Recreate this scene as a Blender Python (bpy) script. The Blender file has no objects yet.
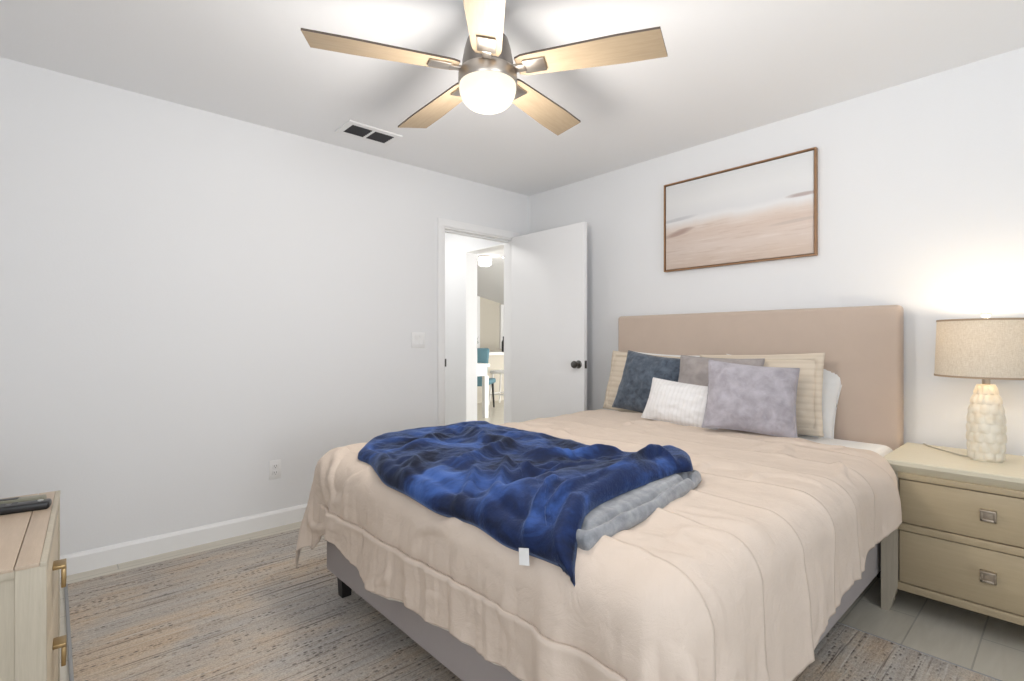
import bpy, bmesh, math, random
import numpy as np
from mathutils import Vector, Matrix, noise

C = bpy.context.scene.collection
SC = bpy.context.scene
PI = math.pi
R = math.radians
random.seed(4)

# ------------------------------------------------------------------ camera, view, world, daylight and fill lights
cam = bpy.data.cameras.new('camera')
cam.sensor_width = 36.0
cam.lens = 510.0 / 1024.0 * 36.0
cam.clip_start = 0.02
camo = bpy.data.objects.new('camera', cam)
camo.location = (0, 0, 1.143)
camo.rotation_euler = (R(90), 0, R(47.9 - 90))
C.objects.link(camo)
SC.camera = camo

vs = SC.view_settings
vs.view_transform = 'Standard'
vs.look = 'None'
vs.gamma = 1.0
vs.use_curve_mapping = False
vs.exposure = 0.13

world = bpy.data.worlds.new('sky')
SC.world = world
world.use_nodes = True
bg = world.node_tree.nodes['Background']
bg.inputs['Color'].default_value = (0.75, 0.86, 1.0, 1)
bg.inputs['Strength'].default_value = 1.0


def area_light(name, loc, rot, sx, sy, power, color, spread=180):
    l = bpy.data.lights.new(name, 'AREA')
    l.shape = 'RECTANGLE'
    l.size, l.size_y, l.energy, l.color = sx, sy, power, color
    l.spread = R(spread)
    o = bpy.data.objects.new(name, l)
    o.location, o.rotation_euler = loc, rot
    C.objects.link(o)
    return o


# daylight from the right-hand window; the upward and rear lights are added fill
area_light('daylight_right', (0.20, -2.47, 1.20), (R(90), 0, 0), 1.4, 1.70, 5.0, (0.95, 0.975, 1.0), 80)
area_light('fill_right_up', (0.60, -2.46, 1.45), (R(90 + 35), 0, 0), 2.0, 1.2, 22, (0.96, 0.98, 1.0), 110)
area_light('fill_rear', (-0.59, 0.1, 1.45), (R(90), 0, R(-90)), 1.4, 1.1, 4, (0.95, 0.975, 1.0), 160)
area_light('fill_rear_up', (-0.58, 0.1, 1.45), (R(90 + 35), 0, R(-90)), 1.4, 1.1, 12, (0.96, 0.98, 1.0), 110)
# fill lights added to brighten the living area and the hall
area_light('fill_living', (7.2, 1.98, 1.25), (R(90 + 22), 0, 0), 4.0, 2.0, 300, (1.0, 0.985, 0.96))
area_light('fill_hall', (2.3, 4.3, 2.40), (0, 0, 0), 0.9, 0.9, 13, (1.0, 0.98, 0.95))

# ------------------------------------------------------------------ materials


def mat(name, col, rough=0.5, metal=0.0, spec=0.5, **kw):
    m = bpy.data.materials.new(name)
    m.use_nodes = True
    b = m.node_tree.nodes['Principled BSDF']
    b.inputs['Base Color'].default_value = (*col, 1)
    b.inputs['Roughness'].default_value = rough
    b.inputs['Metallic'].default_value = metal
    b.inputs['Specular IOR Level'].default_value = spec
    for k, v in kw.items():
        b.inputs[k.replace('_', ' ')].default_value = v
    return m


class NT:
    """small helper to wire nodes"""

    def __init__(self, m):
        self.t = m.node_tree
        self.b = self.t.nodes['Principled BSDF']

    def n(self, typ, **kw):
        nd = self.t.nodes.new(typ)
        for k, v in kw.items():
            if k.startswith('i_'):
                nd.inputs[k[2:].replace('_', ' ')].default_value = v
            else:
                setattr(nd, k, v)
        return nd

    def l(self, a, b):
        self.t.links.new(a, b)

    def coord(self, scale=(1, 1, 1), rot=(0, 0, 0), which='Object'):
        tc = self.n('ShaderNodeTexCoord')
        mp = self.n('ShaderNodeMapping')
        mp.inputs['Scale'].default_value = scale
        mp.inputs['Rotation'].default_value = rot
        self.l(tc.outputs[which], mp.inputs['Vector'])
        return mp.outputs['Vector']

    def noise(self, vec, scale=5.0, detail=4.0, rough=0.55, dist=0.0):
        nd = self.n('ShaderNodeTexNoise')
        nd.inputs['Scale'].default_value = scale
        nd.inputs['Detail'].default_value = detail
        nd.inputs['Roughness'].default_value = rough
        nd.inputs['Distortion'].default_value = dist
        if vec is not None:
            self.l(vec, nd.inputs['Vector'])
        return nd.outputs['Fac']

    def ramp(self, fac, stops, interp='LINEAR'):
        nd = self.n('ShaderNodeValToRGB')
        cr = nd.color_ramp
        cr.interpolation = interp
        while len(cr.elements) < len(stops):
            cr.elements.new(0.5)
        for e, (p, c) in zip(cr.elements, stops):
            e.position = p
            e.color = (*c, 1) if len(c) == 3 else c
        self.l(fac, nd.inputs['Fac'])
        return nd.outputs['Color']

    def mix(self, fac, a, b, mode='MIX'):
        nd = self.n('ShaderNodeMix')
        nd.data_type = 'RGBA'
        nd.blend_type = mode
        for s, v in ((nd.inputs[0], fac), (nd.inputs[6], a), (nd.inputs[7], b)):
            if hasattr(v, 'links') or hasattr(v, 'is_linked'):
                self.l(v, s)
            elif isinstance(v, tuple):
                s.default_value = (*v, 1)
            else:
                s.default_value = v
        return nd.outputs[2]

    def math(self, op, a, b=None):
        nd = self.n('ShaderNodeMath')
        nd.operation = op
        for i, v in enumerate((a, b)):
            if v is None:
                continue
            if hasattr(v, 'is_linked'):
                self.l(v, nd.inputs[i])
            else:
                nd.inputs[i].default_value = v
        return nd.outputs[0]

    def bump(self, h, strength=0.3, dist=0.01):
        nd = self.n('ShaderNodeBump')
        nd.inputs['Strength'].default_value = strength
        nd.inputs['Distance'].default_value = dist
        self.l(h, nd.inputs['Height'])
        self.l(nd.outputs['Normal'], self.b.inputs['Normal'])
        return nd

    def color(self, c):
        self.l(c, self.b.inputs['Base Color'])


M = {}


def plaster(name, col):
    m = mat(name, col, 0.85, spec=0.2)
    t = NT(m)
    t.bump(t.noise(t.coord(), 90, 3), 0.08, 0.004)
    M[name] = m


plaster('wall_paint', (0.80, 0.805, 0.815))
plaster('ceiling_paint', (0.89, 0.895, 0.905))
plaster('beige_paint', (0.62, 0.58, 0.50))
M['trim_white'] = mat('trim_white', (0.86, 0.86, 0.86), 0.4)
M['door_white'] = mat('door_white', (0.85, 0.85, 0.855), 0.38)
M['plastic_white'] = mat('plastic_white', (0.84, 0.84, 0.84), 0.3)
M['slot_dark'] = mat('slot_dark', (0.10, 0.10, 0.10), 0.6)
M['vent_dark'] = mat('vent_dark', (0.035, 0.035, 0.04), 0.6)
M['nickel'] = mat('nickel', (0.42, 0.38, 0.34), 0.33, 1.0)
M['nickel_dark'] = mat('nickel_dark', (0.22, 0.20, 0.185), 0.36, 1.0)
M['pewter'] = mat('pewter', (0.50, 0.44, 0.37), 0.35, 1.0)
M['gunmetal'] = mat('gunmetal', (0.13, 0.125, 0.12), 0.3, 1.0)
M['gold'] = mat('gold', (0.42, 0.30, 0.15), 0.4, 1.0)
M['black_plastic'] = mat('black_plastic', (0.012, 0.012, 0.013), 0.35)
M['olive_plastic'] = mat('olive_plastic', (0.22, 0.215, 0.16), 0.4)
M['silver_button'] = mat('silver_button', (0.55, 0.55, 0.53), 0.3, 0.6)
M['black_wood'] = mat('black_wood', (0.014, 0.013, 0.013), 0.4)
M['glass'] = mat('glass', (1, 1, 1), 0.0, Transmission_Weight=1.0)
M['crystal'] = mat('crystal', (0.95, 0.95, 0.93), 0.08, Transmission_Weight=0.75, IOR=1.45)
M['furniture_white'] = mat('furniture_white', (0.84, 0.83, 0.80), 0.45)
M['teal_fabric'] = mat('teal_fabric', (0.115, 0.225, 0.27), 0.9)
M['cord_clear'] = mat('cord_clear', (0.55, 0.50, 0.40), 0.4)
M['leaf'] = mat('leaf', (0.05, 0.07, 0.05), 0.5)
M['edge_dark'] = mat('edge_dark', (0.09, 0.065, 0.05), 0.6)


def wood(name, c1, c2, scale=(1, 12, 12), rough=0.5, dist=0.6, fine=0.35, mid=0.5):
    m = mat(name, c1, rough, spec=0.35)
    t = NT(m)
    v = t.coord(scale)
    a = t.noise(v, 3.0, 6, 0.62, dist)
    b = t.noise(t.coord(tuple(s * 4 for s in scale)), 4.0, 3, 0.6)
    f = t.math('ADD', t.math('MULTIPLY', a, 1 - fine), t.math('MULTIPLY', b, fine))
    t.color(t.ramp(f, [(mid - 0.22, c2), (mid + 0.22, c1)]))
    t.bump(f, 0.12, 0.003)
    M[name] = m


wood('blade_wood', (0.42, 0.33, 0.225), (0.33, 0.25, 0.165), (2, 22, 22), 0.5)
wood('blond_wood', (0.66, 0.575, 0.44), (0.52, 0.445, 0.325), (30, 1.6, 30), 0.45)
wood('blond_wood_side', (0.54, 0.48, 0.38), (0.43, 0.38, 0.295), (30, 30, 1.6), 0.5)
wood('stand_wood', (0.51, 0.415, 0.27), (0.445, 0.355, 0.23), (26, 1.4, 26), 0.42)
wood('stand_top_lit', (0.74, 0.69, 0.55), (0.68, 0.62, 0.48), (26, 1.4, 26), 0.42)  # paler than the front: lamplight on the top put into the colour
wood('chest_top', (0.54, 0.43, 0.33), (0.45, 0.35, 0.26), (26, 2.0, 26), 0.42)
wood('frame_wood', (0.36, 0.20, 0.10), (0.24, 0.13, 0.065), (6, 6, 6), 0.45)


def fabric(name, col, var=0.06, scale=500, bump=0.25, rough=0.9, sheen=0.15, mott=None, mscale=9):
    m = mat(name, col, rough, spec=0.15)
    t = NT(m)
    t.b.inputs['Sheen Weight'].default_value = sheen
    t.b.inputs['Sheen Roughness'].default_value = 0.5
    v = t.coord()
    big = t.noise(v, mscale, 5, 0.6, 0.3)
    lo = mott or tuple(c * (1 - var) for c in col)
    t.color(t.ramp(big, [(0.34, lo), (0.66, col)]))
    t.bump(t.noise(v, scale, 2), bump, 0.0015)
    M[name] = m


fabric('comforter', (0.70, 0.59, 0.50), 0.03, 420, 0.3, sheen=0.05)
fabric('lining', (0.80, 0.75, 0.68), 0.03)
fabric('upholstery', (0.56, 0.455, 0.38), 0.03, 600, 0.3)
fabric('upholstery_base', (0.42, 0.385, 0.385), 0.03, 600, 0.3)
fabric('sheet_white', (0.86, 0.855, 0.84), 0.02, 700, 0.1)
fabric('slate_velvet', (0.125, 0.155, 0.20), 0.3, 300, 0.3, mott=(0.055, 0.07, 0.095), mscale=26, sheen=0.3)
fabric('lavender_velvet', (0.50, 0.475, 0.52), 0.2, 300, 0.3, mott=(0.36, 0.335, 0.37), mscale=17, sheen=0.25)
fabric('taupe_velvet', (0.42, 0.38, 0.37), 0.2, 300, 0.3, mott=(0.32, 0.29, 0.28), mscale=14, sheen=0.25)
fabric('grey_plush', (0.34, 0.35, 0.37), 0.2, 250, 0.5, mott=(0.20, 0.21, 0.23), mscale=24, sheen=0.4)


t = NT(M['comforter'])
cr1 = t.noise(t.coord((1, 1, 1)), 14, 5, 0.6, 0.8)
nb2 = t.n('ShaderNodeBump'); nb2.inputs['Strength'].default_value = 0.35; nb2.inputs['Distance'].default_value = 0.012
old = t.b.inputs['Normal'].links[0].from_node
t.l(cr1, nb2.inputs['Height']); t.l(nb2.outputs['Normal'], old.inputs['Normal'])


def striped(name, c1, c2, axis, period, depth=0.6, duty=0.5):
    m = mat(name, c1, 0.9, spec=0.15)
    t = NT(m)
    tc = t.n('ShaderNodeTexCoord')
    sx = t.n('ShaderNodeSeparateXYZ')
    t.l(tc.outputs['Object'], sx.inputs[0])
    s = t.math('MULTIPLY', sx.outputs[axis], 2 * PI / period)
    w = t.math('ADD', t.math('MULTIPLY', t.math('SINE', s), 0.5), 0.5)
    t.color(t.ramp(w, [(0.12, c2), (0.45, c1)]))
    t.bump(w, depth, 0.004)
    M[name] = m


striped('sham_fabric', (0.70, 0.61, 0.50), (0.65, 0.56, 0.45), 2, 0.036, 0.4)
striped('white_knit', (0.84, 0.83, 0.83), (0.80, 0.79, 0.785), 0, 0.024, 0.4)

# navy plush: the nap lies in brushed patches, light one way and dark the other
m = mat('navy_plush', (0.015, 0.04, 0.17), 0.75, spec=0.25)
t = NT(m)
v = t.coord((1.0, 1.4, 1.2))
nap = t.noise(v, 3.4, 5, 0.58, 0.7)
t.color(t.ramp(nap, [(0.40, (0.004, 0.007, 0.022)), (0.53, (0.010, 0.025, 0.095)), (0.67, (0.045, 0.11, 0.36))]))
t.b.inputs['Sheen Weight'].default_value = 0.45
t.b.inputs['Sheen Roughness'].default_value = 0.32
t.b.inputs['Sheen Tint'].default_value = (0.42, 0.58, 1.0, 1)
t.bump(t.noise(t.coord(), 60, 5, 0.7), 0.5, 0.006)
M['navy_plush'] = m

# linen lamp shade
m = mat('linen_shade', (0.70, 0.60, 0.47), 0.9, spec=0.1)
t = NT(m)
v = t.coord((1, 1, 1))
wv = t.noise(t.coord((90, 90, 600)), 1.0, 3)
wv2 = t.noise(t.coord((500, 500, 60)), 1.0, 3)
f = t.math('MULTIPLY', t.math('ADD', wv, wv2), 0.5)
lc = t.ramp(f, [(0.36, (0.68, 0.60, 0.48)), (0.62, (0.86, 0.79, 0.68))])
t.color(lc)
t.bump(f, 0.3, 0.002)
tr = t.n('ShaderNodeBsdfTranslucent')
t.l(lc, tr.inputs['Color'])
mx = t.n('ShaderNodeMixShader')
mx.inputs[0].default_value = 0.18
t.l(t.b.outputs[0], mx.inputs[1])
t.l(tr.outputs[0], mx.inputs[2])
t.l(mx.outputs[0], t.t.nodes['Material Output'].inputs['Surface'])
M['linen_shade'] = m
M['shade_trim'] = mat('shade_trim', (0.42, 0.31, 0.21), 0.8)

# cream glazed ceramic
m = mat('ceramic', (0.80, 0.73, 0.58), 0.32)
t = NT(m)
t.color(t.ramp(t.noise(t.coord(), 26, 4), [(0.32, (0.76, 0.68, 0.54)), (0.6, (0.84, 0.79, 0.68))]))
M['ceramic'] = m

# lit glass of the lamps
def glow(name, col, s):
    m = mat(name, col, 0.4)
    b = m.node_tree.nodes['Principled BSDF']
    b.inputs['Emission Color'].default_value = (*col, 1)
    b.inputs['Emission Strength'].default_value = s
    M[name] = m


glow('lit_globe', (1.0, 0.93, 0.76), 0.95)
M['lit_globe'].node_tree.nodes['Principled BSDF'].inputs['Base Color'].default_value = (0.12, 0.11, 0.09, 1)
glow('lit_bulb', (1.0, 0.80, 0.52), 14.0)
glow('lit_fixture', (1.0, 0.98, 0.94), 4.0)

# plank tile floor
m = mat('floor_tile', (0.60, 0.56, 0.47), 0.32)
t = NT(m)
tc = t.n('ShaderNodeTexCoord')
mp = t.n('ShaderNodeMapping')
mp.inputs['Location'].default_value = (0.35, -0.047, 0)
t.l(tc.outputs['Object'], mp.inputs['Vector'])
br = t.n('ShaderNodeTexBrick')
br.inputs['Scale'].default_value = 1.0
br.inputs['Brick Width'].default_value = 1.2
br.inputs['Row Height'].default_value = 0.1975
br.inputs['Mortar Size'].default_value = 0.0028
br.inputs['Mortar Smooth'].default_value = 0.1
br.inputs['Bias'].default_value = 0.0
br.inputs['Color1'].default_value = (0.63, 0.59, 0.505, 1)
br.inputs['Color2'].default_value = (0.58, 0.54, 0.455, 1)
br.inputs['Mortar'].default_value = (0.34, 0.32, 0.28, 1)
t.l(mp.outputs[0], br.inputs['Vector'])
gr = t.noise(t.coord((1.2, 9, 1)), 3.5, 5, 0.6, 0.4)
t.color(t.mix(0.35, br.outputs['Color'], t.ramp(gr, [(0.3, (0.50, 0.46, 0.37)), (0.7, (0.70, 0.66, 0.57))])))
t.bump(t.math('MULTIPLY', br.outputs['Fac'], -1.0), 0.4, 0.002)
M['floor_tile'] = m

# woven rug: rows running along x, broken into dashes
m = mat('rug_weave', (0.4, 0.33, 0.27), 0.95, spec=0.1)
t = NT(m)
row = t.noise(t.coord((1.5, 30, 1)), 1.0, 4, 0.62)
row2 = t.noise(t.coord((1.7, 74, 1)), 1.0, 3, 0.6)
fine = t.noise(t.coord((150, 170, 1)), 1.0, 2, 0.6)
base = t.ramp(row, [(0.30, (0.39, 0.325, 0.27)), (0.45, (0.52, 0.455, 0.39)), (0.56, (0.56, 0.52, 0.47)), (0.70, (0.64, 0.60, 0.55))])
base = t.mix(0.45, base, t.ramp(fine, [(0.32, (0.30, 0.26, 0.23)), (0.68, (0.75, 0.70, 0.64))]))
patch = t.noise(t.coord((1.0, 1.8, 1)), 1.9, 4, 0.6, 0.3)
cool = t.ramp(patch, [(0.36, (0.85, 0.865, 0.89)), (0.48, (1.0, 0.99, 0.97)), (0.62, (1.10, 0.98, 0.84))])
base = t.mix(1.0, base, cool, 'MULTIPLY')
vor = t.n('ShaderNodeTexVoronoi')
vor.inputs['Scale'].default_value = 1.0
vor.inputs['Randomness'].default_value = 0.6
t.l(t.coord((40, 72, 1)), vor.inputs['Vector'])
dash = t.ramp(vor.outputs['Distance'], [(0.20, (1, 1, 1)), (0.42, (0, 0, 0))])
rowmask = t.ramp(t.noise(t.coord((2.2, 34, 1)), 1.0, 3, 0.7), [(0.47, (0, 0, 0)), (0.58, (1, 1, 1))])
dm = t.mix(1.0, dash, rowmask, 'MULTIPLY')
col = t.mix(t.math('MULTIPLY', dm, 0.85), base, (0.12, 0.10, 0.092))
line = t.ramp(row2, [(0.33, (1, 1, 1)), (0.43, (0, 0, 0))])
col = t.mix(t.math('MULTIPLY', line, 0.78), col, (0.13, 0.105, 0.095))
lt = t.ramp(t.noise(t.coord((1.6, 60, 1)), 1.3, 2, 0.5), [(0.62, (0, 0, 0)), (0.70, (1, 1, 1))])
col = t.mix(t.math('MULTIPLY', lt, 0.5), col, (0.72, 0.69, 0.64))
t.color(col)
t.bump(t.math('ADD', vor.outputs['Distance'], row2), 0.5, 0.006)
M['rug_weave'] = m
M['rug_edge'] = mat('rug_edge', (0.34, 0.34, 0.34), 0.95)

# the seascape canvas: pale sky, pinkish sand, a few dragged strokes (local y = across, z = up)
m = mat('canvas_paint', (0.7, 0.7, 0.7), 0.7)
t = NT(m)
tc = t.n('ShaderNodeTexCoord')
sx = t.n('ShaderNodeSeparateXYZ')
t.l(tc.outputs['Object'], sx.inputs[0])
wob = t.noise(t.coord((1, 2.2, 1)), 2.0, 4, 0.55)
z = t.math('ADD', sx.outputs[2], t.math('MULTIPLY', t.math('SUBTRACT', wob, 0.5), 0.07))
zz = t.math('ADD', t.math('MULTIPLY', z, 1.66), 0.5)
sky = t.ramp(zz, [(0.0, (0.60, 0.48, 0.40)), (0.22, (0.68, 0.58, 0.52)), (0.40, (0.66, 0.54, 0.47)), (0.47, (0.72, 0.63, 0.57)),
                  (0.55, (0.78, 0.77, 0.77)), (0.60, (0.72, 0.72, 0.73)), (0.75, (0.76, 0.76, 0.76)), (1.0, (0.72, 0.725, 0.73))])
st = t.noise(t.coord((1, 1.6, 26)), 2.4, 6, 0.65, 0.4)
below = t.ramp(zz, [(0.44, (1, 1, 1)), (0.53, (0, 0, 0))])
strokes = t.ramp(st, [(0.54, (0, 0, 0)), (0.70, (1, 1, 1))])
col = t.mix(t.math('MULTIPLY', t.mix(1.0, strokes, below, 'MULTIPLY'), 0.55), sky, (0.50, 0.37, 0.30))
hl = t.ramp(st, [(0.30, (1, 1, 1)), (0.44, (0, 0, 0))])
col = t.mix(t.math('MULTIPLY', t.mix(1.0, hl, below, 'MULTIPLY'), 0.5), col, (0.78, 0.70, 0.65))


def blob(cy, cz, ry, rz, slope):
    dy = t.math('SUBTRACT', sx.outputs[1], cy)
    dz = t.math('SUBTRACT', t.math('SUBTRACT', sx.outputs[2], cz), t.math('MULTIPLY', dy, slope))
    q = t.math('ADD', t.math('POWER', t.math('ABSOLUTE', t.math('DIVIDE', dy, ry)), 2.0),
               t.math('POWER', t.math('ABSOLUTE', t.math('DIVIDE', dz, rz)), 2.0))
    q = t.math('ADD', q, t.math('MULTIPLY', t.math('SUBTRACT', st, 0.5), 1.6))
    return t.ramp(q, [(0.2, (1, 1, 1)), (1.0, (0, 0, 0))])


col = t.mix(t.math('MULTIPLY', blob(0.36, -0.045, 0.12, 0.022, -0.18), 0.8), col, (0.38, 0.26, 0.22))
col = t.mix(t.math('MULTIPLY', blob(0.38, 0.045, 0.17, 0.014, -0.05), 0.7), col, (0.52, 0.52, 0.54))
col = t.mix(t.math('MULTIPLY', blob(-0.40, 0.055, 0.10, 0.013, 0.0), 0.8), col, (0.40, 0.31, 0.29))
col = t.mix(t.math('MULTIPLY', blob(-0.36, -0.09, 0.16, 0.012, -0.05), 0.5), col, (0.50, 0.42, 0.38))
t.color(col)
t.bump(st, 0.15, 0.002)
M['canvas_paint'] = m

# ------------------------------------------------------------------ mesh helpers


def new_bm():
    return bmesh.new()


def bx(bm, x0, x1, y0, y1, z0, z1, bev=0.0, seg=2):
    r = bmesh.ops.create_cube(bm, size=1.0)
    vv = r['verts']
    for v in vv:
        v.co = Vector(((x0 + x1) / 2 + v.co.x * (x1 - x0), (y0 + y1) / 2 + v.co.y * (y1 - y0), (z0 + z1) / 2 + v.co.z * (z1 - z0)))
    if bev > 0:
        es = list({e for v in vv for e in v.link_edges})
        bmesh.ops.bevel(bm, geom=es, offset=bev, segments=seg, profile=0.5, affect='EDGES')
    return vv


def lathe(bm, prof, n=48, center=(0, 0), cap=True):
    rings = []
    for r, z in prof:
        if r < 1e-6:
            rings.append([bm.verts.new((center[0], center[1], z))])
        else:
            rings.append([bm.verts.new((center[0] + r * math.cos(2 * PI * k / n), center[1] + r * math.sin(2 * PI * k / n), z)) for k in range(n)])
    for a, b in zip(rings[:-1], rings[1:]):
        for k in range(n):
            k2 = (k + 1) % n
            if len(a) == 1 and len(b) == 1:
                continue
            if len(a) == 1:
                bm.faces.new((a[0], b[k2], b[k]))
            elif len(b) == 1:
                bm.faces.new((a[k], a[k2], b[0]))
            else:
                bm.faces.new((a[k], a[k2], b[k2], b[k]))
    if cap:
        if len(rings[0]) > 1:
            bm.faces.new(list(reversed(rings[0])))
        if len(rings[-1]) > 1:
            bm.faces.new(rings[-1])


def prism(bm, pts, axis_fn, d0, d1):
    """extrude polygon pts (u,v) between depths d0,d1; axis_fn(u,v,d)->xyz"""
    a = [bm.verts.new(axis_fn(u, v, d0)) for u, v in pts]
    b = [bm.verts.new(axis_fn(u, v, d1)) for u, v in pts]
    n = len(pts)
    bm.faces.new(a)
    bm.faces.new(list(reversed(b)))
    for k in range(n):
        bm.faces.new((a[k], b[k], b[(k + 1) % n], a[(k + 1) % n]))
    bmesh.ops.recalc_face_normals(bm, faces=bm.faces)


def tube(bm, pts, r, n=8, cap=True):
    pts = [Vector(p) for p in pts]
    rings = []
    up = Vector((0, 0, 1))
    for i, p in enumerate(pts):
        d = (pts[min(i + 1, len(pts) - 1)] - pts[max(i - 1, 0)]).normalized()
        u = d.cross(up)
        if u.length < 1e-3:
            u = d.cross(Vector((1, 0, 0)))
        u.normalize()
        w = u.cross(d)
        rr = r[i] if isinstance(r, (list, tuple)) else r
        rings.append([bm.verts.new(p + u * rr * math.cos(2 * PI * k / n) + w * rr * math.sin(2 * PI * k / n)) for k in range(n)])
    for a, b in zip(rings[:-1], rings[1:]):
        for k in range(n):
            bm.faces.new((a[k], a[(k + 1) % n], b[(k + 1) % n], b[k]))
    if cap:
        bm.faces.new(list(reversed(rings[0])))
        bm.faces.new(rings[-1])


def obj(name, bm, material, parent=None, smooth=35, loc=(0, 0, 0), rot=(0, 0, 0), recalc=True):
    if recalc:
        bmesh.ops.recalc_face_normals(bm, faces=bm.faces)
    me = bpy.data.meshes.new(name)
    bm.to_mesh(me)
    bm.free()
    mats = material if isinstance(material, (list, tuple)) else [material]
    for q in mats:
        me.materials.append(M[q])
    if smooth:
        me.shade_smooth()
        me.set_sharp_from_angle(angle=R(smooth))
    o = bpy.data.objects.new(name, me)
    o.location, o.rotation_euler = loc, rot
    C.objects.link(o)
    if parent:
        o.parent = parent
    return o


def grid_mesh(name, P, material, parent=None, loc=(0, 0, 0)):
    """P: array (n,m,3) -> smooth grid mesh"""
    n, mm = P.shape[:2]
    me = bpy.data.meshes.new(name)
    idx = np.arange(n * mm).reshape(n, mm)
    F = np.stack([idx[:-1, :-1], idx[1:, :-1], idx[1:, 1:], idx[:-1, 1:]], -1).reshape(-1, 4)
    me.from_pydata((P.reshape(-1, 3) - np.array(loc)).tolist(), [], F.tolist())
    me.materials.append(M[material])
    me.shade_smooth()
    o = bpy.data.objects.new(name, me)
    o.location = loc
    C.objects.link(o)
    if parent:
        o.parent = parent
    return o


def tag(o, label, cat, group=None):
    o['label'] = label
    o['category'] = cat
    if group:
        o['group'] = group
    return o


def thing(name, label, cat, loc=(0, 0, 0), rotz=0.0, group=None):
    o = bpy.data.objects.new(name, None)
    o.empty_display_size = 0.1
    o.location = loc
    o.rotation_euler = (0, 0, rotz)
    C.objects.link(o)
    return tag(o, label, cat, group)


def struct(name, bm, material, parent=None, smooth=0):
    o = obj(name, bm, material, parent, smooth)
    if not parent:
        o['kind'] = 'structure'
    return o


# ------------------------------------------------------------------ the room shell
XW, YW, XB, YB, H = 3.19, 3.30, -0.62, -2.50, 2.44     # headboard wall, door wall, rear wall, window wall
T = 0.115
DX0, DX1, DZ = 2.265, 3.0, 2.03                         # door opening in the door wall

bm = new_bm(); bx(bm, XB - T, 11, YB - T, 11, -0.1, 0)
struct('floor', bm, 'floor_tile')
bm = new_bm(); bx(bm, XB - T, XW + T, YB - T, YW + T, H, H + 0.1)
struct('ceiling', bm, 'ceiling_paint')

bm = new_bm()
bx(bm, XB - T, DX0, YW, YW + T, 0, H); bx(bm, DX1, XW + T, YW, YW + T, 0, H); bx(bm, DX0, DX1, YW, YW + T, DZ, H)
struct('wall_left', bm, 'wall_paint')
bm = new_bm(); bx(bm, XW, XW + T, YB - T, YW, 0, H)
struct('wall_front', bm, 'wall_paint')
# window wall (right) and rear wall, with their windows
bm = new_bm()
WX0, WX1, WZ0, WZ1 = -0.45, 1.75, 0.3, 2.08
bx(bm, XB - T, WX0, YB - T, YB, 0, H); bx(bm, WX1, XW + T, YB - T, YB, 0, H)
bx(bm, WX0, WX1, YB - T, YB, 0, WZ0); bx(bm, WX0, WX1, YB - T, YB, WZ1, H)
struct('wall_right', bm, 'wall_paint')
bm = new_bm()
VY0, VY1, VZ0, VZ1 = -0.65, 0.85, 0.85, 2.05
bx(bm, XB - T, XB, YB, VY0, 0, H); bx(bm, XB - T, XB, VY1, YW, 0, H)
bx(bm, XB - T, XB, VY0, VY1, 0, VZ0); bx(bm, XB - T, XB, VY0, VY1, VZ1, H)
struct('wall_rear', bm, 'wall_paint')

w = bpy.data.objects.new('window_1', None); C.objects.link(w); w['kind'] = 'structure'
bm = new_bm()
for a, b, c, d in ((WX0, WX0 + .05, WZ0, WZ1), (WX1 - .05, WX1, WZ0, WZ1), (WX0 + .05, WX1 - .05, WZ0, WZ0 + .05), (WX0 + .05, WX1 - .05, WZ1 - .05, WZ1), ((WX0 + WX1) / 2 - .03, (WX0 + WX1) / 2 + .03, WZ0 + .05, WZ1 - .05)):
    bx(bm, a, b, YB - 0.08, YB - 0.03, c, d)
struct('window_frame', bm, 'trim_white', w)
bm = new_bm(); bx(bm, WX0 - .03, WX1 + .03, YB - 0.02, YB + 0.05, WZ0 - .03, WZ0, 0.005)
struct('window_sill', bm, 'trim_white', w)
w = bpy.data.objects.new('window_2', None); C.objects.link(w); w['kind'] = 'structure'
bm = new_bm()
for a, b, c, d in ((VY0, VY0 + .05, VZ0, VZ1), (VY1 - .05, VY1, VZ0, VZ1), (VY0 + .05, VY1 - .05, VZ0, VZ0 + .05), (VY0 + .05, VY1 - .05, VZ1 - .05, VZ1)):
    bx(bm, XB - 0.08, XB - 0.03, a, b, c, d)
struct('window_frame', bm, 'trim_white', w)


def baseboard(name, pts_fn, L0, L1):
    prof = [(0, 0), (0.014, 0), (0.014, 0.082), (0.008, 0.095), (0, 0.10)]
    bm = new_bm()
    prism(bm, prof, pts_fn, L0, L1)
    struct(name, bm, 'trim_white')


baseboard('baseboard_left', lambda u, v, d: (d, YW - u, v), XB, DX0 - 0.06)
baseboard('baseboard_front', lambda u, v, d: (XW - u, d, v), YB, YW)

# door casing (trim_1), jamb and stop
bm = new_bm()
cw = 0.058
bx(bm, DX0 - cw, DX0, YW - 0.016, YW, 0, DZ, 0.002)
bx(bm, DX0 - cw, DX1 + cw, YW - 0.016, YW, DZ, DZ + cw, 0.002)
bx(bm, DX1 + 0.002, DX1 + cw, YW - 0.016, YW, 0, DZ, 0.002)
bx(bm, DX0, DX0 + 0.012, YW, YW + T, 0, DZ - 0.012); bx(bm, DX1 - 0.012, DX1, YW, YW + T, 0, DZ - 0.012); bx(bm, DX0, DX1, YW, YW + T, DZ - 0.012, DZ)
bx(bm, DX0 + .012, DX0 + 0.024, YW + 0.045, YW + 0.08, 0, DZ - .026); bx(bm, DX0 + 0.012, DX1 - 0.012, YW + 0.045, YW + 0.08, DZ - 0.026, DZ - 0.012)
tr1 = struct('trim_1', bm, 'trim_white', smooth=30)
bm = new_bm(); bx(bm, DX0 + 0.0, DX0 + 0.0145, YW - 0.0175, YW + 0.03, 0.94, 1.0, 0.002)
struct('strike_plate', bm, 'gunmetal', tr1)

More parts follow.
